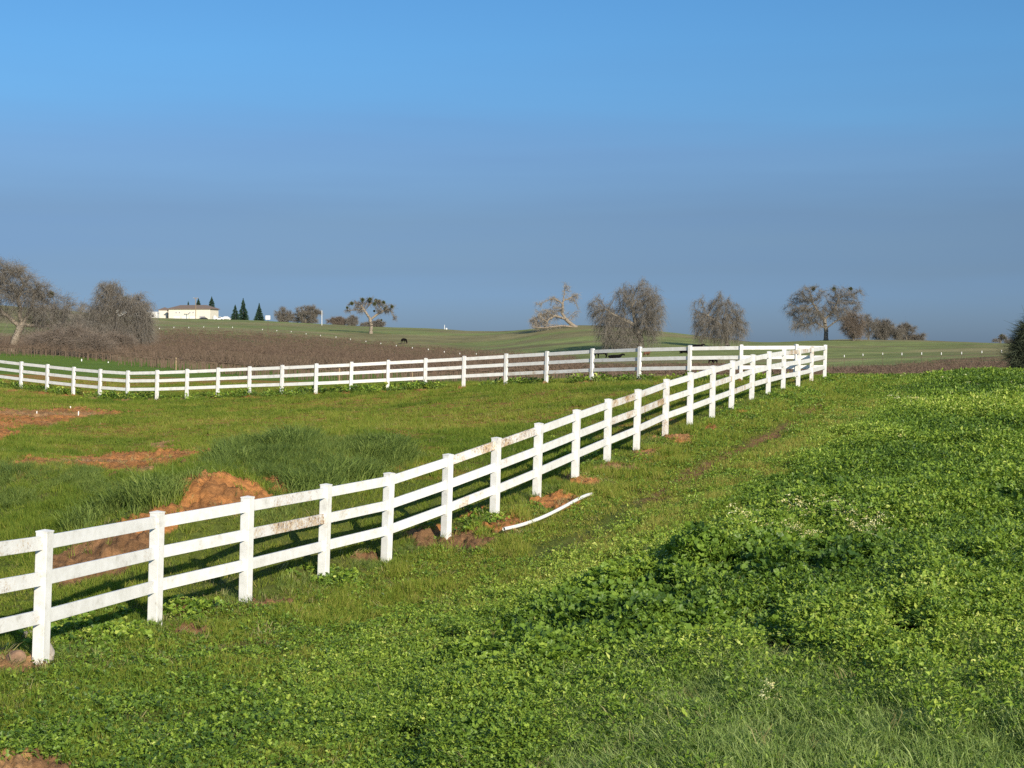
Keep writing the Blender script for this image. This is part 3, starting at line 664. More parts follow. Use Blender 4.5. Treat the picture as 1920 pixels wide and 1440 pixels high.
SR = {(1, 0): 1, (1, 1): 1, (1, 2): 1, (4, 0): 1, (4, 1): 2, (5, 1): 1,  (7, 0): 2, (7, 2): 1, (8, 0): 2, (11, 0): 2, (11, 1): 2, (12, 0): 1, (12, 1): 2, (14, 1): 1, (15, 1): 2,
      (16, 2): 2, (17, 2): 1, (19, 0): 2, (20, 0): 2, (0, 1): 1}
near_posts = near_p
near_fence = fence('rail_fence', near_posts, 'long white three-rail fence climbing from the lower left beside the grassy track', SR, {13: 1, 21: 2})
far_fence = fence('rail_fence', [near_p[-1]] + far_p, 'white three-rail fence running across the back of the paddock to the left', {(6, 2): 1, (5, 2): 1}, {}, True)
# ---------------------------------------------------------------- trees
def bark(name, c1, c2):
    m, n, b = mat(name); tc = n.nodes.new('ShaderNodeNewGeometry'); t = noise_node(n, 3.5, 6, .7, tc.outputs['Position'])
    r = ramp_node(n, [(.3, c1), (.7, c2)]); n.links.new(t.outputs['Fac'], r.inputs[0]); n.links.new(r.outputs[0], b.inputs['Base Color'])
    b.inputs['Roughness'].default_value = .9; b.inputs['Specular IOR Level'].default_value = .1; return m
M['bark'] = bark('oak_bark', (.07, .058, .045), (.36, .32, .26)); M['bark_pale'] = bark('pale_bark', (.17, .14, .105), (.38, .32, .25))
M['twig'] = bark('bare_twigs', (.115, .100, .082), (.26, .235, .20)); M['twig_brown'] = bark('reddish_twigs', (.13, .105, .082), (.26, .21, .17))
M['twig_pale'] = bark('pale_twigs', (.20, .165, .125), (.40, .35, .28)); M['twig_dark'] = bark('dark_twigs', (.03, .042, .026), (.09, .105, .06))
M['mistle'] = bark('mistletoe', (.055, .065, .028), (.13, .14, .055)); M['conifer'] = bark('conifer_needles', (.018, .040, .026), (.045, .085, .05))
def tubes(a, b_, ra, rb, k=4):
    """prisms between points a and b (n,3)"""
    d_ = b_ - a; L = np.linalg.norm(d_, axis=1, keepdims=True) + 1e-9; d_ = d_ / L
    ref = np.where(np.abs(d_[:, 2:3]) < .9, np.array([[0, 0, 1.]]), np.array([[1., 0, 0]]))
    s = np.cross(d_, ref); s /= np.linalg.norm(s, axis=1, keepdims=True); t = np.cross(d_, s)
    an = np.arange(k) * 2 * math.pi / k; ca, sa = np.cos(an)[None, :, None], np.sin(an)[None, :, None]
    off = s[:, None] * ca + t[:, None] * sa
    V = np.concatenate([a[:, None] + off * ra[:, None, None], b_[:, None] + off * rb[:, None, None]], 1)
    i = np.arange(k); j = (i + 1) % k; f_ = np.stack([i, j, j + k, i + k], -1)
    Fc = (f_[None] + (np.arange(len(a)) * 2 * k)[:, None, None]).reshape(-1, 4)
    return V.reshape(-1, 3), Fc
def ribbons(a, m_, e, w_):
    """two-segment tapering twigs"""
    n_ = len(a); s = rng.normal(size=(n_, 3)); s /= np.linalg.norm(s, axis=1, keepdims=True); s = s * w_[:, None] / 2
    V = np.stack([a - s, a + s, m_ + s * .75, m_ - s * .75, e + s * .3, e - s * .3], 1)
    f_ = np.array([[0, 1, 2, 3], [3, 2, 4, 5]]); Fc = (f_[None] + (np.arange(n_) * 6)[:, None, None]).reshape(-1, 4)
    return V.reshape(-1, 3), Fc
def cat(ps):
    o = 0; V, Fc = [], []
    for v_, f_ in ps: V.append(v_); Fc.append(f_ + o); o += len(v_)
    return np.concatenate(V), np.concatenate(Fc)
def grow_tree(path, ells, d, natt=700, droop=.25, tw=9, tlen=1.0, twd=.028, rt=.03, trunk_r=.4, forks=()):
    """path: trunk as pixels; ells: crown lobes as pixels; returns trunk, crown mesh data about the base"""
    s = d / F; bu, bv = path[0]
    base = P(bu, bv, d)
    L = lambda u, v, dy=0: np.array([(u - bu) * s, dy, (bv - v) * s])
    H = max((bv - (e[1] - e[3])) for e in ells) * s; D = max(H / 34, .12)
    att = []
    areas = np.array([e[2] * e[3] for e in ells], float); areas /= areas.sum()
    for e, a in zip(ells, areas):
        k = max(20, int(natt * a)); q_ = rng.normal(size=(k, 3)); q_ /= np.linalg.norm(q_, axis=1, keepdims=True); q_ *= (rng.random((k, 1)) ** .42)
        dep = min(e[2], e[3] * 1.5) * .85
        off = rng.normal(0, .25) * dep
        cl_ = q_[:max(5, k // 9)] * 1.08; q_ = cl_[rng.integers(0, len(cl_), k)] * .95 + rng.normal(size=(k, 3)) * np.array([.5, .5, .9 if droop > .5 else .55]) * min(.30, 8 / max(e[2], 8)) - np.array([0, 0, .12 * (droop > .5)])
        att.append(np.stack([(e[0] - bu + q_[:, 0] * e[2]) * s, (q_[:, 1] * dep + off) * s, (bv - e[1] + q_[:, 2] * e[3]) * s], -1))
    att = np.concatenate(att)
    nodes = []; par = []
    def addpath(pts, p0):
        last = p0
        for A0, A1 in zip(pts[:-1], pts[1:]):
            n_ = max(1, int(np.linalg.norm(A1 - A0) / D))
            for i in range(1, n_ + 1):
                nodes.append(A0 + (A1 - A0) * i / n_ + rng.normal(0, D * .12, 3)); par.append(last); last = len(nodes) - 1
        return last
    nodes.append(L(*path[0]) + np.array([0, 0, -.3])); par.append(-1)
    addpath([L(*p_) for p_ in path], 0)
    for fk in forks:                                     # extra limbs given as pixel paths, starting from the nearest node
        st = L(*fk[0]); j = int(np.argmin([np.linalg.norm(q_ - st) for q_ in nodes])); dy = rng.normal(0, 8) * s
        addpath([nodes[j]] + [L(p_[0], p_[1], dy * (i + 1) / len(fk)) for i, p_ in enumerate(fk[1:])], j)
    nd = np.array(nodes); alive = np.ones(len(att), bool)
    near = np.full(len(att), -1); dist = np.full(len(att), 1e9)
    def upd(lo_):
        nn = nd[lo_:]; dm = np.linalg.norm(att[:, None] - nn[None], axis=2); j = dm.argmin(1); m2 = dm[np.arange(len(att)), j]
        b2 = m2 < dist; near[b2] = j[b2] + lo_; dist[b2] = m2[b2]
    upd(0); kill = D * 1.7
    for it in range(140):
        alive &= dist > kill
        if not alive.any(): break
        ids = near[alive]; vec = att[alive] - nd[ids]; vec /= np.linalg.norm(vec, axis=1, keepdims=True) + 1e-9
        uq, inv = np.unique(ids, return_inverse=True); sm = np.zeros((len(uq), 3)); np.add.at(sm, inv.ravel(), vec)
        sm += rng.normal(0, .45, sm.shape); sm /= np.linalg.norm(sm, axis=1, keepdims=True) + 1e-9
        new = nd[uq] + sm * D
        lo_ = len(nd); nd = np.concatenate([nd, new]); par.extend(uq.tolist())
        if len(nd) > 9000: break
        upd(lo_)
    par = np.array(par); n_ = len(nd); cnt = np.zeros(n_)
    kids = np.bincount(par[1:], minlength=n_); cnt[kids == 0] = 1
    for i in range(n_ - 1, 0, -1): cnt[par[i]] += cnt[i]
    rad = trunk_r * (cnt / cnt[0]) ** .52; rad = np.maximum(rad, .03 + .02 * (d > 280))
    rad[:2] *= 1.25
    # drooping: outer nodes sag
    zc = nd.copy()
    i = np.arange(1, n_); a = zc[par[i]]; b_ = zc[i]; ra = np.minimum(rad[par[i]], rad[i] * 1.6); rb = rad[i]
    big = rb > trunk_r * .16
    TV = tubes(a[big], b_[big], ra[big], rb[big], 7)
    ps = [tubes(a[~big], b_[~big], ra[~big], rb[~big], 3)]
    src = np.where((cnt < 14))[0]; src = src[src > 3]
    src = np.repeat(src, int(tw * 1.55)); k = len(src); ctr = att.mean(0)
    outw = nd[src] - ctr; outw /= np.linalg.norm(outw, axis=1, keepdims=True) + 1e-9
    dr = rng.normal(size=(k, 3)) * .8 + outw * .55; dr[:, 2] += .12; dr /= np.linalg.norm(dr, axis=1, keepdims=True)
    ll = tlen * 1.25 * (.35 + rng.random(k) ** 1.5)
    st = nd[src] + rng.normal(0, D * .3, (k, 3)); md = st + dr * ll[:, None] * .5; en = md + dr * ll[:, None] * .5 + np.array([0, 0, -1]) * (droop * ll[:, None] * (.4 + rng.random((k, 1)))); en += rng.normal(0, .08, en.shape) * ll[:, None]
    ps.append(ribbons(st, md, en, twd * (.7 + .6 * rng.random(k))))
    k2 = rng.integers(0, k, k); st2 = md[k2]; d2 = en[k2] - md[k2] + rng.normal(0, .35, (k, 3)) * ll[k2, None]; d2[:, 2] -= droop * .3 * ll[k2]
    ps.append(ribbons(st2, st2 + d2 * .45, st2 + d2 * .95, twd * .8 * np.ones(k)))
    return base, TV, cat(ps)
def make_tree(name, label, path, ells, d, mt='bark', mc='twig', group=None, mistle=(), category='tree', fallen=None, **kw):
    base, TV, CV = grow_tree(path, ells, d, **kw)
    gzv = gz1(base.x, base.y); loc = Vector((base.x, base.y, base.z))
    root = empty(name, loc, label, category, group)
    t = link('trunk', np_mesh('trunk', *TV, smooth=True), M[mt], root); c = link('crown', np_mesh('crown', *CV), M[mc], root)
    s = d / F
    for (mu, mv, mr) in mistle:
        ctr = np.array([(mu - path[0][0]) * s, rng.normal(0, 6) * s, (path[0][1] - mv) * s]); R_ = mr * s; k = 380
        q_ = rng.normal(size=(k, 3)); q_ /= np.linalg.norm(q_, axis=1, keepdims=True); st = ctr + q_ * R_ * .25 * rng.random((k, 1)); en = ctr + q_ * R_ * (.7 + .4 * rng.random((k, 1)))
        link('mistletoe_clump', np_mesh('mistletoe_clump', *ribbons(st, (st + en) / 2 + rng.normal(0, R_ * .1, (k, 3)), en, np.full(k, R_ * .17))), M['mistle'], root)
    return root
OG = 'bare oaks on the grazed hills'
# far left group
make_tree('oak_tree', 'large leaning bare oak with thick pale hollow trunk at the left edge', [(20, 664), (25, 648), (31, 630), (40, 610), (48, 598)],
    [(20, 535, 52, 42), (-45, 545, 50, 45), (60, 552, 44, 32), (88, 575, 48, 30), (105, 605, 50, 28), (60, 600, 40, 22), (20, 505, 28, 18), (140, 610, 34, 20), (-30, 585, 60, 25)], 180, 'bark_pale', 'twig', OG,
    mistle=[(94, 552, 8)], natt=3000, droop=.35, tw=12, tlen=1.1, twd=.026, trunk_r=.46, forks=[[(40, 605), (70, 612), (100, 610), (130, 618)], [(38, 612), (60, 625), (85, 632)], [(40, 608), (38, 580), (32, 555), (20, 535)], [(46, 600), (62, 572), (66, 548), (80, 535)], [(38, 612), (10, 590), (-20, 570)], [(34, 560), (44, 535), (36, 515)]])
make_tree('oak_tree', 'broad drooping bare oak in front of the pale farm sheds', [(222, 648), (224, 620), (220, 600), (210, 580)],
    [(202, 545, 30, 16), (235, 572, 44, 26), (195, 590, 34, 34), (262, 600, 26, 32), (225, 612, 40, 26)], 235, 'bark', 'twig', OG, mistle=[(204, 540, 7), (236, 560, 5)], natt=2100, droop=.75, tw=8, tlen=1.25, twd=.03, trunk_r=.5)
make_tree('oak_tree', 'small round-headed bare oak between the two large left oaks', [(150, 640), (150, 605), (151, 585)], [(151, 572, 12, 9), (150, 600, 18, 20)], 265, 'bark', 'twig', OG, natt=260, tw=7, trunk_r=.22)
for (bu, bv, ru, rv, d, lab) in [(78, 668, 24, 20, 176, 'tangled bare shrub right of the leaning oak trunk'), (100, 674, 32, 28, 172, 'wide brown bare shrub under the leaning oak branches'),
                                 (145, 678, 30, 30, 166, 'dense brown bare shrub below the small round oak'), (186, 682, 28, 26, 160, 'low brown bare shrub left of the drooping oak'), (-20, 664, 30, 16, 180, 'bare shrub left of the leaning oak at the frame edge'),
                                 (222, 668, 30, 20, 200, 'sprawling bare shrub below the drooping oak')]:
    make_tree('bare_shrub', lab, [(bu, bv), (bu, bv - rv * .5)], [(bu, bv - rv, ru, rv * .9)], d, 'bark', 'twig_brown', 'brown shrubs under the left oaks', category='shrub', natt=420, tw=9, tlen=1.0, twd=.024, trunk_r=.12, droop=.2)
# middle
make_tree('oak_tree', 'umbrella-shaped bare oak dotted with dark mistletoe balls on the left hill', [(695, 625), (696, 610), (694, 600), (692, 592)],
    [(700, 566, 36, 9), (664, 582, 14, 12), (680, 570, 20, 10), (725, 583, 18, 12), (738, 598, 8, 8), (664, 570, 12, 8)], 450, 'bark_pale', 'twig', OG,
    mistle=[(680, 562, 4.2), (694, 561, 4.2), (704, 563, 4), (710, 565, 4.2), (703, 570, 4), (660, 569, 4), (719, 567, 4), (735, 575, 3.6), (692, 566, 4), (701, 583, 2.6), (652, 577, 3), (722, 577, 2.6), (716, 600, 2)],
    natt=450, droop=.35, tw=7, tlen=.8, twd=.05, trunk_r=.5, forks=[[(694, 597), (685, 585), (678, 575)], [(695, 600), (706, 590), (722, 580)]])
make_tree('oak_tree', 'half-collapsed pale dead oak on the middle hill', [(1083, 616), (1070, 607), (1060, 598), (1054, 588), (1055, 570), (1058, 550), (1059, 535)],
    [(1060, 542, 9, 13), (1078, 558, 12, 10), (1036, 562, 12, 7), (1022, 592, 24, 16), (1008, 570, 6, 4), (1080, 580, 7, 9), (1040, 580, 18, 10), (1010, 608, 12, 7), (1040, 611, 42, 5), (1005, 600, 10, 12)], 420, 'bark_pale', 'twig_pale', OG,
    natt=1300, droop=.4, tw=9, tlen=.9, twd=.035, trunk_r=.6, forks=[[(1080, 614), (1050, 611), (1020, 615), (1000, 614)], [(1060, 598), (1040, 592), (1028, 600), (1022, 612)], [(1055, 570), (1040, 560), (1030, 562)], [(1055, 565), (1075, 556), (1084, 552)]])
make_tree('oak_tree', 'tallest and widest drooping bare oak, right of the dead oak', [(1200, 656), (1202, 640), (1196, 622), (1190, 600), (1186, 575)],
    [(1195, 552, 44, 28), (1128, 578, 24, 20), (1180, 590, 45, 26), (1218, 590, 27, 36), (1160, 625, 40, 24), (1150, 600, 26, 20), (1172, 640, 40, 14), (1125, 605, 14, 16), (1215, 560, 26, 24)], 300, 'bark', 'twig', OG,
    natt=3200, droop=.8, tw=8, tlen=1.15, twd=.032, trunk_r=.6, forks=[[(1196, 615), (1180, 605), (1160, 598)], [(1198, 625), (1212, 612), (1210, 600)], [(1196, 610), (1150, 590), (1135, 580)]])
make_tree('oak_tree', 'drooping bare oak with a left side-lobe, behind the fence corner', [(1363, 652), (1363, 636), (1360, 622), (1355, 605)],
    [(1355, 566, 24, 18), (1312, 562, 10, 9), (1310, 580, 14, 12), (1350, 590, 40, 16), (1320, 612, 20, 24), (1388, 605, 20, 26), (1355, 610, 30, 20)], 330, 'bark', 'twig', OG,
    natt=1500, droop=.9, tw=7, tlen=1.1, twd=.034, trunk_r=.5, forks=[[(1360, 620), (1345, 605), (1325, 590)], [(1362, 625), (1375, 610), (1385, 600)]])
make_tree('oak_tree', 'wide two-headed bare oak on the right hill crest', [(1548, 640), (1549, 620), (1546, 600), (1542, 585)],
    [(1518, 552, 32, 17), (1580, 552, 36, 17), (1500, 580, 26, 22), (1600, 570, 18, 20), (1560, 580, 30, 20), (1500, 610, 20, 16), (1520, 590, 25, 20), (1590, 590, 20, 20), (1535, 605, 18, 14)], 380, 'bark', 'twig', OG,
    mistle=[(1524, 541, 5), (1563, 542, 4.5), (1597, 541, 4)], natt=2600, droop=.45, tw=7, tlen=1.1, twd=.038, trunk_r=.55,
    forks=[[(1546, 600), (1530, 578), (1520, 562)], [(1546, 600), (1565, 580), (1572, 560)], [(1548, 615), (1530, 604), (1510, 612)], [(1548, 615), (1570, 600), (1585, 595)]])
make_tree('oak_tree', 'reddish-brown bare tree touching the two-headed oak', [(1600, 638), (1600, 622)], [(1600, 608, 19, 22), (1606, 618, 16, 16)], 372, 'bark', 'twig_brown', OG, natt=600, tw=8, twd=.035, trunk_r=.25, tlen=.9)
make_tree('oak_tree', 'small open bare oak between the reddish tree and the rounded one', [(1628, 639), (1629, 622)], [(1627, 603, 13, 12), (1627, 618, 14, 14)], 430, 'bark', 'twig', OG, natt=320, tw=6, twd=.04, trunk_r=.28)
make_tree('oak_tree', 'rounded bare oak, second from the right end of the hill row', [(1657, 640), (1657, 624)], [(1655, 612, 20, 14), (1668, 622, 24, 14), (1648, 622, 16, 12)], 435, 'bark', 'twig', OG, natt=620, tw=7, twd=.045, trunk_r=.35)
make_tree('oak_tree', 'smallest bare oak at the right end of the hill row', [(1700, 640), (1700, 628)], [(1700, 620, 15, 11), (1714, 630, 18, 9), (1686, 630, 12, 9)], 440, 'bark', 'twig', OG, natt=380, tw=7, twd=.045, trunk_r=.25)
make_tree('oak_tree', 'tiny mistletoe-laden oak near the right frame edge', [(1876, 648), (1876, 640), (1877, 634)], [(1877, 632, 9, 6), (1864, 638, 6, 4)], 540, 'bark', 'twig', OG, mistle=[(1877, 629, 3), (1881, 633, 2.5), (1874, 635, 2.2)], natt=90, tw=4, twd=.05, trunk_r=.3, tlen=.8)
make_tree('oak_tree', 'low grey oak beside the tiny mistletoe oak', [(1896, 650), (1896, 645)], [(1896, 642, 12, 6)], 545, 'bark', 'twig', OG, natt=160, tw=6, twd=.05, trunk_r=.25)
make_tree('oak_tree', 'darker small oak left of the rounded grey oak by the white pole', [(531, 609), (531, 600)], [(531, 590, 13, 13), (535, 598, 12, 9)], 620, 'bark', 'twig', OG, natt=330, tw=7, twd=.06, trunk_r=.3)
make_tree('oak_tree', 'rounded grey oak just left of the white pole', [(573, 610), (573, 598)], [(577, 588, 22, 15), (560, 594, 16, 12), (588, 597, 14, 11)], 620, 'bark', 'twig', OG, natt=650, tw=7, twd=.06, trunk_r=.45)
make_tree('oak_tree', 'low brown oak right of the white pole', [(633, 614), (633, 606)], [(633, 603, 16, 8)], 625, 'bark', 'twig_brown', OG, natt=280, tw=7, twd=.06, trunk_r=.3)
make_tree('oak_tree', 'low grey oak left behind the umbrella-shaped oak', [(660, 615), (660, 607)], [(660, 603, 12, 9)], 625, 'bark', 'twig', OG, natt=220, tw=7, twd=.06, trunk_r=.3)
make_tree('oak_tree', 'low grey oak half hidden right behind the umbrella-shaped oak trunk', [(706, 616), (706, 608)], [(706, 606, 16, 8), (688, 608, 10, 6)], 610, 'bark', 'twig', OG, natt=240, tw=7, twd=.06, trunk_r=.3)
make_tree('leafy_tree', 'dense dark evergreen tree cut off by the right frame edge', [(1965, 712), (1962, 680), (1955, 650)], [(1945, 640, 38, 44), (1922, 675, 28, 26), (1945, 690, 40, 16), (1985, 640, 40, 50)], 96, 'bark', 'twig_dark', None,
    natt=2400, tw=11, tlen=.55, twd=.03, trunk_r=.16, droop=.1)
def conifer(lab, u, vb, vt, wpx, d):
    base = P(u, vb, d); s = d / F; H = (vb - vt) * s; W_ = wpx * s * 1.3; root = empty('conifer_tree', base, lab, 'tree', 'conifers by the farm buildings')
    a = np.array([[0, 0, -.5]]); b_ = np.array([[0, 0, H * .95]])
    link('trunk', np_mesh('trunk', *tubes(a, b_, np.array([.03 * H]), np.array([.03]), 6)), M['bark'], root)
    k = 1500; h = rng.random(k) ** 1.25; rmax = W_ * (1 - h) ** .85 * (.82 + .3 * vnoise(h * 14, np.full(k, u * 1.), 5)); an = rng.random(k) * 6.283; r0 = rmax * rng.random(k) ** .5
    st = np.stack([np.cos(an) * r0 * .5, np.sin(an) * r0 * .5, H * (.05 + .95 * h)], -1); en = st + np.stack([np.cos(an) * r0 * .6, np.sin(an) * r0 * .6, -.12 * r0 - .1], -1)
    link('crown', np_mesh('crown', *ribbons(st, (st + en) / 2, en, np.full(k, H * .035))), M['conifer'], root)
for t_ in [('broad dark conifer touching the right end of the house', 397, 602, 556, 12, 690), ('shorter conifer of the pair right of the white tank', 441, 604, 571, 9, 640), ('tallest slim conifer of the pair near the white box sign', 456, 604, 559, 10, 645),
           ('single slim conifer left of the white box on its pole', 486, 604, 568, 9, 640), ('conifer tip rising behind the house roof, right of the lamp pole', 372, 590, 559, 9, 720), ('smallest conifer tip behind the house roof, left of the lamp pole', 353, 590, 565, 6, 725)]:
    conifer(*t_)
# ---------------------------------------------------------------- vineyards
def vineyard(label, poly, dlo, dhi, ulo, uhi, n_, hs=1.0):
    dd = rng.uniform(0, 1, n_ * 3); d = dlo * (dhi / dlo) ** dd; row = 2.6
    d = np.round(d / row) * row + rng.normal(0, .12, len(d)); u = rng.uniform(ulo, uhi, len(d)); x = (u - U0) / F * d; z = gz(x, d); v = V0 + (CAMZ - z) / d * F
    rn = rng.random(len(d)); k = (rn < np.interp(d, [100, 180, 260], [.35, .5, 1.0]) * (.35 + .65 * sstep(.4, .56, fbm(x / 30, d / 5.0, 222, 3)))) & in_poly(u + rng.normal(0, 6, len(u)), v + rng.normal(0, 2.0, len(u)), poly); x, d, z = x[k][:n_], d[k][:n_], z[k][:n_]; N = len(x)
    ps = []
    a = np.stack([x, d, z - .1], -1); b_ = a + np.array([0, 0, .85 * hs]); ps.append(tubes(a, b_, np.full(N, .028), np.full(N, .02), 3))
    kk = 6; i = np.repeat(np.arange(N), kk); st = b_[i] + np.stack([rng.normal(0, .45, len(i)), rng.normal(0, .08, len(i)), rng.normal(0, .05, len(i))], -1)
    dr = np.stack([rng.normal(0, .35, len(i)), rng.normal(0, .2, len(i)), rng.uniform(-.2, .8, len(i)) * hs], -1)
    ps.append(ribbons(st, st + dr * .5, st + dr + rng.normal(0, .08, dr.shape), np.full(len(i), .038)))
    # cordon along the row
    e = b_ + np.array([.7, 0, 0]) * np.sign(rng.normal(size=(N, 1))); ps.append(tubes(b_, e, np.full(N, .035), np.full(N, .02), 3))
    tag(link('vineyard', np_mesh('vineyard', *cat(ps)), M['vine']), label, 'vineyard', kind='stuff')
M['vine'] = bark('vine_wood', (.085, .058, .042), (.20, .145, .105))
vineyard('rows of leafless brown vines covering the slope below the house', [(-100, 655), (20, 640), (100, 626), (300, 624), (480, 627), (630, 638), (760, 650), (860, 662), (960, 668), (1080, 680), (1080, 716), (1400, 712), (1400, 725), (700, 745), (560, 722), (420, 704), (330, 693), (220, 682), (100, 668), (-100, 668)], 100, 400, -100, 1400, 15000)
vineyard('strip of leafless brown vines below the right hill', [(1080, 693), (1350, 690), (1560, 704), (1600, 700), (1690, 692), (1760, 686), (1880, 679), (2100, 674), (2100, 740), (1080, 740)], 110, 235, 1080, 2100, 9000, .62)
# ---------------------------------------------------------------- farm buildings and poles on the left hill
M['cream'] = simple('cream_stucco', (.76, .70, .58), .85); M['white'] = simple('white_paint', (.80, .79, .76), .7, .05); M['roof'] = simple('brown_roof_tiles', (.20, .15, .12), .9)
M['greyd'] = simple('grey_door', (.42, .40, .40), .6); M['glass'] = simple('dark_glass', (.06, .07, .08), .2, .1, spec=.6); M['steel'] = simple('grey_steel', (.35, .34, .32), .5)
M['wood'] = simple('weathered_wood', (.30, .22, .13), .85); M['pvc'] = simple('white_plastic_pipe', (.80, .79, .74), .4, .06); M['rust'] = simple('rusty_steel', (.12, .08, .06), .8)
M['black'] = simple('black_hide', (.008, .007, .008), .9, .3, spec=.05); M['calf'] = simple('brown_hide', (.13, .06, .035), .8, .3); M['carp'] = simple('dark_car_paint', (.02, .022, .028), .3, .1, spec=.6); M['rub'] = simple('tyre_rubber', (.02, .02, .02), .8)
M['clod'] = simple('brown_clod', (.26, .16, .10), .95, .35, 9)
M['rock'] = simple('field_stone', (.34, .30, .25), .9, .3, 8)
def boxes(name, lst, mt, parent=None, bev=0):
    bm = bmesh.new()
    for b_ in lst: bm_box(bm, *b_, bev)
    return link(name, bm_mesh(name, bm), mt, parent)
def prism_roof(name, x0, x1, y0, y1, z, h, hipx, mt, parent, ov=.5):
    bm = bmesh.new(); x0 -= ov; x1 += ov; y0 -= ov; y1 += ov; ym = (y0 + y1) / 2
    b_ = [bm.verts.new(p_) for p_ in ((x0, y0, z), (x1, y0, z), (x1, y1, z), (x0, y1, z))]
    e_ = [bm.verts.new(p_) for p_ in ((x0, y0, z + .25), (x1, y0, z + .25), (x1, y1, z + .25), (x0, y1, z + .25))]
    r = [bm.verts.new((x0 + hipx, ym, z + h)), bm.verts.new((x1 - hipx, ym, z + h))]
    bm.faces.new(b_)
    for i in range(4): bm.faces.new((b_[i], b_[(i + 1) % 4], e_[(i + 1) % 4], e_[i]))
    bm.faces.new((e_[0], e_[1], r[1], r[0])); bm.faces.new((e_[2], e_[3], r[0], r[1])); bm.faces.new((e_[1], e_[2], r[1])); bm.faces.new((e_[3], e_[0], r[0]))
    return link(name, bm_mesh(name, bm), mt, parent)
d = 668; s = d / F; b0 = P(355, 602.3, d)
hs_ = empty('farm_house', b0, 'long two-storey cream building with a brown hipped roof on the left hill', 'house', rz=math.radians(-8))
L2 = 40.5 * s
boxes('wall', [(-L2, L2, 0, 11, -1.5, 5.3)], M['cream'], hs_)
prism_roof('roof', -L2, L2, 0, 11, 5.3, 1.9, 4.0, M['roof'], hs_, .6)
for i, xx in enumerate((-7.2, -3.4, .4)): boxes('garage_door', [(xx, xx + 2.8, -.06, .02, -.1, 2.1)], M['white'], hs_, .01)
g = boxes('garage_door', [(4.6, 7.2, -.07, .02, -.1, 2.35)], M['greyd'], hs_, .01); g['label'] = 'grey roller door'
for xx in (-6.4, -4.9, -.2, 1.3):
    w_ = boxes('window', [(xx, xx + .95, -.05, .02, 3.3, 4.3)], M['white'], hs_); boxes('pane', [(xx + .12, xx + .83, -.07, -.052, 3.42, 4.18)], M['greyd'], w_)
b1 = P(306, 603, d + 6)
an_ = empty('farm_shed', b1, 'flat grey-cream wing set back at the left end of the house', 'shed')
boxes('wall', [(-8.5 * s, 7 * s, 0, 8, -1.2, 5.0)], M['cream'], an_); prism_roof('roof', -8.5 * s, 7 * s, 0, 8, 5.0, 1.4, 2.0, M['roof'], an_, .3)
b2 = P(284, 600, 640)
s2 = empty('farm_shed', b2, 'small white outbuilding with one dark window left of the house', 'shed')
boxes('wall', [(-2.6, 2.4, 0, 4, -.8, 3.0)], M['white'], s2); prism_roof('roof', -2.6, 2.4, 0, 4, 3.0, .6, .6, M['white'], s2, .15); boxes('window', [(.2, 1.0, -.05, .02, 1.2, 2.2)], M['glass'], s2)
b3 = P(230, 598, 640)
s3_ = empty('farm_shed', b3, 'long white outbuilding seen through the branches of the drooping oak', 'shed')
boxes('wall', [(-8.5, 7, 0, 6, -.8, 4.6)], M['white'], s3_); prism_roof('roof', -8.5, 7, 0, 6, 4.6, 1.2, .3, M['greyd'], s3_, .3)
for xx in (-6, -2, 3): boxes('window', [(xx, xx + 1.4, -.05, .02, 2.2, 3.4)], M['glass'], s3_)
b4 = P(422.5, 604.5, 655)
s4 = empty('farm_shed', b4, 'tiny white gabled shed between the white tank and the conifers', 'shed')
boxes('wall', [(-2.1, 2.1, 0, 3, -.5, 1.5)], M['white'], s4); prism_roof('roof', -1.4, 1.4, 0, 3, 1.5, 1.1, 1.2, M['white'], s4, .5); boxes('door', [(-.5, .5, -.05, .02, -.2, 1.3)], M['greyd'], s4)
def cyl(bm, r0, r1, z0, z1, x=0, y=0, k=16):
    r = bmesh.ops.create_cone(bm, cap_ends=True, segments=k, radius1=r0, radius2=r1, depth=z1 - z0); bmesh.ops.translate(bm, vec=(x, y, (z0 + z1) / 2), verts=r['verts'])
tk_ = empty('water_tank', P(402.5, 604, 658), 'slim upright white tank right of the house', 'tank')
bm = bmesh.new(); cyl(bm, .85, .85, -.4, 2.3, k=24); link('tank_shell', bm_mesh('tank_shell', bm), M['white'], tk_)
bm = bmesh.new(); cyl(bm, .9, .25, 2.3, 2.8, k=24); link('tank_lid', bm_mesh('tank_lid', bm), M['white'], tk_)
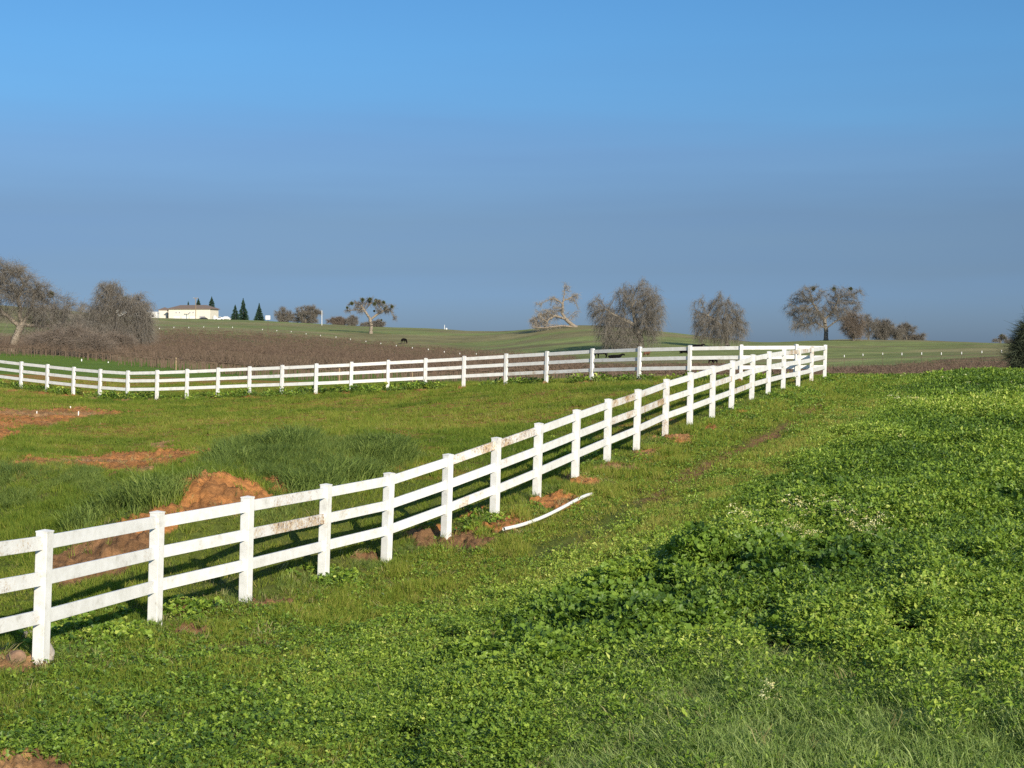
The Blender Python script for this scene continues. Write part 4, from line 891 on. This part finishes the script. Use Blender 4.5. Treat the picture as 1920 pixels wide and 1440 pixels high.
# dark car in front of the grey door and a small white car beside the tank
def car(lab, base, L_, paint, rz):
    r = empty('parked_car', base, lab, 'car', 'cars parked by the farm buildings', rz)
    prof = [(-.5, .25), (-.5, .62), (-.42, .70), (-.28, .74), (-.16, 1.05), (.18, 1.08), (.33, .80), (.47, .72), (.5, .55), (.5, .25)]
    bm = bmesh.new(); W2 = .88; fr_ = [bm.verts.new((a * L_, -W2, h * 1.35)) for a, h in prof]; bk = [bm.verts.new((a * L_, W2, h * 1.35)) for a, h in prof]
    bm.faces.new(fr_); bm.faces.new(bk[::-1]); n_ = len(prof)
    for i in range(n_): bm.faces.new((fr_[i], bk[i], bk[(i + 1) % n_], fr_[(i + 1) % n_]))
    bmesh.ops.bevel(bm, geom=bm.edges[:], offset=.05, segments=2, affect='EDGES'); link('body', bm_mesh('body', bm), paint, r)
    boxes('window', [(-.15 * L_, .19 * L_, -W2 - .01, W2 + .01, 1.02, 1.34)], M['glass'], r)
    for sx in (-.3, .3):
        for sy in (-.8, .8):
            bm = bmesh.new(); cyl(bm, .34, .34, -.11, .11, k=20); bmesh.ops.rotate(bm, matrix=Matrix.Rotation(math.pi / 2, 3, 'X'), verts=bm.verts); bmesh.ops.translate(bm, vec=(sx * L_, sy, .34), verts=bm.verts); link('wheel', bm_mesh('wheel', bm), M['rub'], r)
c_ = P(381, 603.6, 655); c_.z = max(c_.z, gz1(c_.x, c_.y) - .1); car('dark car parked before the grey roller door', c_, 3.9, M['carp'], .9)
c_ = P(411, 606.0, 648); c_.z = max(c_.z, gz1(c_.x, c_.y) - .1); car('small white car beside the white tank', c_, 3.9, M['white'], .1)
def pole(name, lab, u, vt, vb, d, r, mt, cat_, extra=None, group=None):
    b_ = P(u, vb, d); H = (vb - vt) * d / F; g = empty(name, b_, lab, cat_, group)
    bm = bmesh.new(); cyl(bm, r, r * .8, -.6, H, k=10); link('pole', bm_mesh('pole', bm), mt, g)
    if extra: extra(g, H)
    return g
def lampx(g, H):
    boxes('crossarm', [(-.9, .9, -.08, .08, H - .35, H - .2)], M['wood'], g); boxes('lamp_head', [(-1.1, -.5, -.2, .2, H - .2, H - .02), (.5, 1.1, -.2, .2, H - .2, H - .02)], M['steel'], g)
pole('lamp_pole', 'tall brown wooden pole with a crossarm standing before the house', 367, 558, 603.5, 655, .17, M['wood'], 'pole', lampx)
pole('utility_pole', 'plain white pole right of the rounded grey oak', 603.5, 582, 611, 560, .12, M['white'], 'pole')
pole('utility_pole', 'short white marker pole on the bare middle of the skyline', 833.5, 609, 618, 540, .11, M['white'], 'pole')
pole('marker_pole', 'shorter white stub beside the skyline marker pole', 837, 615, 618.5, 540, .35, M['white'], 'pole')
pole('box_pole', 'white square box on a tall dark pole above the vineyard edge', 502.5, 599, 628, 395, .07, M['rust'], 'box on pole', lambda g, H: boxes('box', [(-.58, .58, -.35, .35, H - .05, H + 1.0)], M['white'], g, .02))
# white-topped marker stakes (tubes) along the vineyard edges
bm = bmesh.new(); cyl(bm, .055, .055, 1.36, 1.62, k=8); tube_me = bm_mesh('white_tube', bm); tube_me.materials.append(M['white'])
bm = bmesh.new(); cyl(bm, .025, .025, -.3, 1.25, k=6); stk_me = bm_mesh('stake', bm); stk_me.materials.append(M['rust'])
def markers(us, vs, d0, lab, grp):
    for u_, v_ in zip(us, vs):
        dd_ = np.geomspace(d0 * .6, d0 * 1.5, 500); xx = (u_ - U0) / F * dd_; zz = gz(xx, dd_); vv_ = V0 + (CAMZ - zz - 1.6) / dd_ * F
        i = int(np.argmin(np.abs(vv_ - v_) + np.abs(dd_ - d0) * .02)); q_ = Vector((xx[i], dd_[i], zz[i]))
        g = empty('marker_stake', q_, lab, 'stake', grp); k = d0 / 380; a = link('white_tube', tube_me, None, g); b_ = link('stake', stk_me, None, g)
        a.scale = b_.scale = (1.15 * k, 1.15 * k, 1)
lm = [(219, 622), (246, 619), (273, 617), (299, 615), (326, 613), (354, 613), (382, 612), (410, 613), (436, 613), (492, 617), (519, 619), (546, 621), (574, 625), (601, 628), (630, 631), (657, 635), (686, 639), (714, 643), (743, 647), (773, 651), (803, 654), (833, 658.5), (862, 662), (893, 667)]
markers([a for a, _ in lm], [b for _, b in lm], 392, 'thin dark stake with a white top in the row along the upper vineyard edge', 'white-topped stakes along the upper vineyard edge')
rm = [(1583, 678), (1618, 674), (1655, 670), (1691, 667), (1728, 664), (1765, 661), (1803, 660), (1841, 658), (1878, 656.5)]
markers([a for a, _ in rm], [b for _, b in rm], 275, 'thin stake with a white top in the row across the right hill', 'white-topped stakes across the right hill')
# stakes in the nearer ground
def stake(lab, u, vb, H, w_, mt, lo, hi, group=None):
    g = ground_at(u, vb, lo, hi); bm = bmesh.new(); bm_box(bm, -w_ / 2, w_ / 2, -w_ / 2, w_ / 2, -.2, H, w_ * .12)
    bmesh.ops.bisect_plane(bm, geom=bm.verts[:] + bm.edges[:] + bm.faces[:], plane_co=(0, 0, H * .98), plane_no=(.3, 0, 1), clear_outer=False)
    o = link('wooden_stake', bm_mesh('wooden_stake', bm), mt); o.location = g; o.rotation_euler = (.03, .04, .3); tag(o, lab, 'stake', group)
stake('short pale stake in the orange earth patch', 147, 779, .15, .035, M['pvc'], 30, 90, 'survey stakes in the paddock')
stake('tiny pale stake behind the orange earth, right of the others', 132, 765, .07, .04, M['pvc'], 30, 95, 'survey stakes in the paddock')
stake('tiny pale stake at the left of the orange earth patch', 69, 775, .08, .03, M['pvc'], 30, 90, 'survey stakes in the paddock')
def stake_px(lab, u, vt, vb, d, w_, mt, group):
    b_ = P(u, vb, d); b_.z = min(b_.z, gz1(b_.x, b_.y)); H = P(u, vt, d).z - b_.z; bm = bmesh.new(); bm_box(bm, -w_ / 2, w_ / 2, -w_ / 2, w_ / 2, -.2, H, w_ * .12)
    o = link('wooden_stake', bm_mesh('wooden_stake', bm), mt); o.location = b_; o.rotation_euler = (.0, .01, .3); tag(o, lab, 'stake', group)
G_ = 'tan posts at the vineyard foot'
stake_px('tan wooden post standing at the vineyard foot above the fence rails', 330, 670, 694, 108, .10, M['wood'], G_)
stake_px('tan wooden post behind the far fence rails, right of the other one', 636, 690, 717, 90, .09, M['wood'], G_)
stake_px('thin grey post behind the far fence near its right part', 773, 698, 726, 82, .05, M['wood'], G_)
for u_, v_, lab in [(153, 674, 'leftmost tiny white stake on the grass band behind the far fence'), (203, 679, 'middle tiny white stake on the grass band behind the far fence'), (278, 686, 'rightmost tiny white stake on the grass band, left of the tan post')]:
    stake_px(lab, u_, v_ - 1, v_ + 3, 140, .09, M['pvc'], 'tiny white stakes behind the far fence')
# ---------------------------------------------------------------- cattle
def skin_mesh(name, pts, edges, rad, mt, sub=1):
    me = bpy.data.meshes.new(name); me.from_pydata(pts, edges, []); o = bpy.data.objects.new(name, me); COL.objects.link(o)
    md = o.modifiers.new('s', 'SKIN'); o.modifiers.new('u', 'SUBSURF').levels = sub
    for i, v_ in enumerate(me.skin_vertices[0].data): r_ = rad[i]; v_.radius = r_ if isinstance(r_, tuple) else (r_, r_); v_.use_root = (i == 0)
    dg = bpy.context.evaluated_depsgraph_get(); dg.update(); m2 = bpy.data.meshes.new_from_object(o.evaluated_get(dg)); m2.name = name
    bpy.data.objects.remove(o); bpy.data.meshes.remove(me)
    for p_ in m2.polygons: p_.use_smooth = True
    m2.materials.clear(); m2.materials.append(mt); return m2
def cow_mesh(name, mt, lying=False, graze=True):
    dz = -.62 if lying else 0
    pts = [(0, 0, 1.02), (.45, 0, 1.03), (.85, 0, 1.08), (-.45, 0, 1.02), (-.80, 0, 1.08)]; rad = [(.36, .30), (.36, .29), (.27, .25), (.36, .29), (.26, .24)]; ed = [(0, 1), (1, 2), (0, 3), (3, 4)]
    hd = [(1.12, 0, 1.0), (1.36, 0, .62), (1.50, 0, .30), (1.56, 0, .10)] if (graze and not lying) else [(1.15, 0, 1.22), (1.38, 0, 1.42), (1.60, 0, 1.36), (1.82, 0, 1.22)]
    k = 2
    for p_, r_ in zip(hd, (.19, .15, .14, .075)): pts.append(p_); rad.append(r_); ed.append((k, len(pts) - 1)); k = len(pts) - 1
    he = len(pts) - 2
    for sy in (-1, 1): pts.append((hd[2][0] - .05, sy * .22, hd[2][2] + .08)); rad.append(.04); ed.append((he, len(pts) - 1))
    pts.append((-1.02, 0, 1.12)); rad.append(.06); ed.append((4, len(pts) - 1)); a = len(pts) - 1; pts.append((-1.10, 0, .5)); rad.append(.03); ed.append((a, a + 1))
    for (root, x_, hind) in ((2, .72, 0), (4, -.75, 1)):
        for sy in (-1, 1):
            if lying: ch = [((x_ + .05, sy * .26, .80), .13), ((x_ + .30, sy * .36, .70), .08), ((x_ - .05, sy * .38, .67), .05)]
            elif hind: ch = [((x_ + .04, sy * .20, .78), .15), ((x_ - .10, sy * .20, .46), .075), ((x_, sy * .20, .22), .05), ((x_ + .03, sy * .20, .03), .06)]
            else: ch = [((x_, sy * .19, .70), .11), ((x_ + .02, sy * .19, .42), .065), ((x_, sy * .19, .2), .045), ((x_ + .03, sy * .19, .03), .06)]
            k = root
            for p_, r_ in ch: pts.append(p_); rad.append(r_); ed.append((k, len(pts) - 1)); k = len(pts) - 1
    pts = [(x_, y_, z_ + dz) for x_, y_, z_ in pts]
    return skin_mesh(name, pts, ed, rad, mt)
cow_g = cow_mesh('cow', M['black']); cow_l = cow_mesh('cow', M['black'], True); calf = cow_mesh('calf', M['calf'], False, False)
def cow(me, lab, u, vb, d, rz, sc_=1.0, lo=.75, hi=1.25):
    dd_ = np.geomspace(d * lo, d * hi, 600); xx = (u - U0) / F * dd_; zz = gz(xx, dd_); vv_ = V0 + (CAMZ - zz) / dd_ * F; i = int(np.argmin(np.abs(vv_ - vb) + np.abs(dd_ - d) * .01))
    o = link(me.name.split('.')[0], me); o.location = (xx[i], dd_[i], zz[i]); o.rotation_euler = (0, 0, rz); o.scale = (sc_,) * 3; tag(o, lab, 'cow', 'cattle on the hill pasture')
cow(cow_g, 'lone black cow grazing on the open left hill', 757, 645, 395, 1.15, 1.15)
cow(cow_g, 'black cow standing under the tallest oak, left of the lying one', 1129, 672, 245, math.pi + .25, .95)
cow(cow_l, 'black cow lying beside the standing one below the tallest oak', 1152, 673, 242, .2, 1.0)
cow(calf, 'reddish-brown calf right of the two black cows', 1212, 671, 250, .9, .8)
cow(cow_l, 'black cow lying under the oak with the left side-lobe', 1307, 652, 320, .2, 1.0)
cow(cow_l, 'black cow resting left of the fence post near the far oak', 1285, 663, 275, 2.6, 1.0)
cow(cow_g, 'black cow behind the fence rails at the fence corner', 1337, 688, 190, 1.8, 1.0)
# pile of brush beyond the far fence
tag(link('brush_pile', np_mesh('brush_pile', *(lambda k, c_: ribbons(*(lambda st, dr: (st, st + dr * .5, st + dr))(c_ + rng.normal(size=(k, 3)) * np.array([.9, .5, .18]) + np.array([0, 0, .3]), rng.normal(size=(k, 3)) * np.array([.8, .4, .35])), np.full(k, .07)))(160, np.array([(1086 - U0) / F * 140, 140, gz1((1086 - U0) / F * 140, 140)]))), M['twig_dark']), 'small pile of dark cut brush behind the far fence rails', 'brush pile')
# ---------------------------------------------------------------- pipe and stones
pp = [(943, 1003), (985, 990), (1025, 972), (1065, 952), (1090, 940), (1110, 930)]
cu = []
for a, b_ in pp:
    g = ground_at(a, b_ + 1.5, 12, 60); cu.append(Vector((g.x, g.y, g.z + .035)))
L_ = [0]
for a, b_ in zip(cu[:-1], cu[1:]): L_.append(L_[-1] + (b_ - a).length)
ts = np.linspace(0, L_[-1], 40)
px_ = np.polyval(np.polyfit(L_, [c.x for c in cu], 2), ts); py_ = np.polyval(np.polyfit(L_, [c.y for c in cu], 2), ts)
pz_ = np.polyval(np.polyfit(ts, gz(px_, py_), 4), ts) + .065
pts = np.stack([px_, py_, pz_], -1)
V_, Fq = [], []
k = 12
for i in range(40):
    t = pts[min(i + 1, 39)] - pts[max(i - 1, 0)]; t = t / np.linalg.norm(t); s_ = np.cross(t, [0, 0, 1]); s_ /= np.linalg.norm(s_); n_ = np.cross(s_, t)
    for j in range(k): an = j * 2 * math.pi / k; V_.append(pts[i] + (s_ * math.cos(an) + n_ * math.sin(an)) * .029)
for i in range(39):
    for j in range(k): Fq.append((i * k + j, i * k + (j + 1) % k, (i + 1) * k + (j + 1) % k, (i + 1) * k + j))
tag(link('plastic_pipe', np_mesh('plastic_pipe', np.array(V_), np.array(Fq), smooth=True), M['pvc']), 'long thin white plastic pipe lying on the grass beside the near fence', 'pipe')
def rock(lab, u, v, sx, sy, sz, lift=0.02):
    g = ground_at(u, v, 8, 60); bm = bmesh.new(); bmesh.ops.create_icosphere(bm, subdivisions=3, radius=1)
    for v_ in bm.verts:
        c = v_.co.copy(); k_ = .75 + .5 * float(fbm(np.array([c.x * 1.3 + u]), np.array([c.y * 1.3 + c.z * 1.7]), 5, 4)[0]); v_.co = Vector((c.x * sx * k_, c.y * sy * k_, c.z * sz * k_))
    o = link('rock', bm_mesh('rock', bm), M['clod'] if 'brown' in lab else M['rock']); o.location = (g.x, g.y, g.z + lift); o.rotation_euler = (random.random(), random.random() * .5, random.random() * 6); tag(o, lab, 'rock', 'stones by the nearest post')
rock('upright grey stone leaning against the right foot of the nearest post', 92, 1230, .05, .05, .10, .03)
rock('brown stone in the bare earth left of the nearest post', 30, 1243, .13, .10, .08)
rock('small pale stone behind the nearest post, in the shadow', 47, 1196, .10, .06, .06)
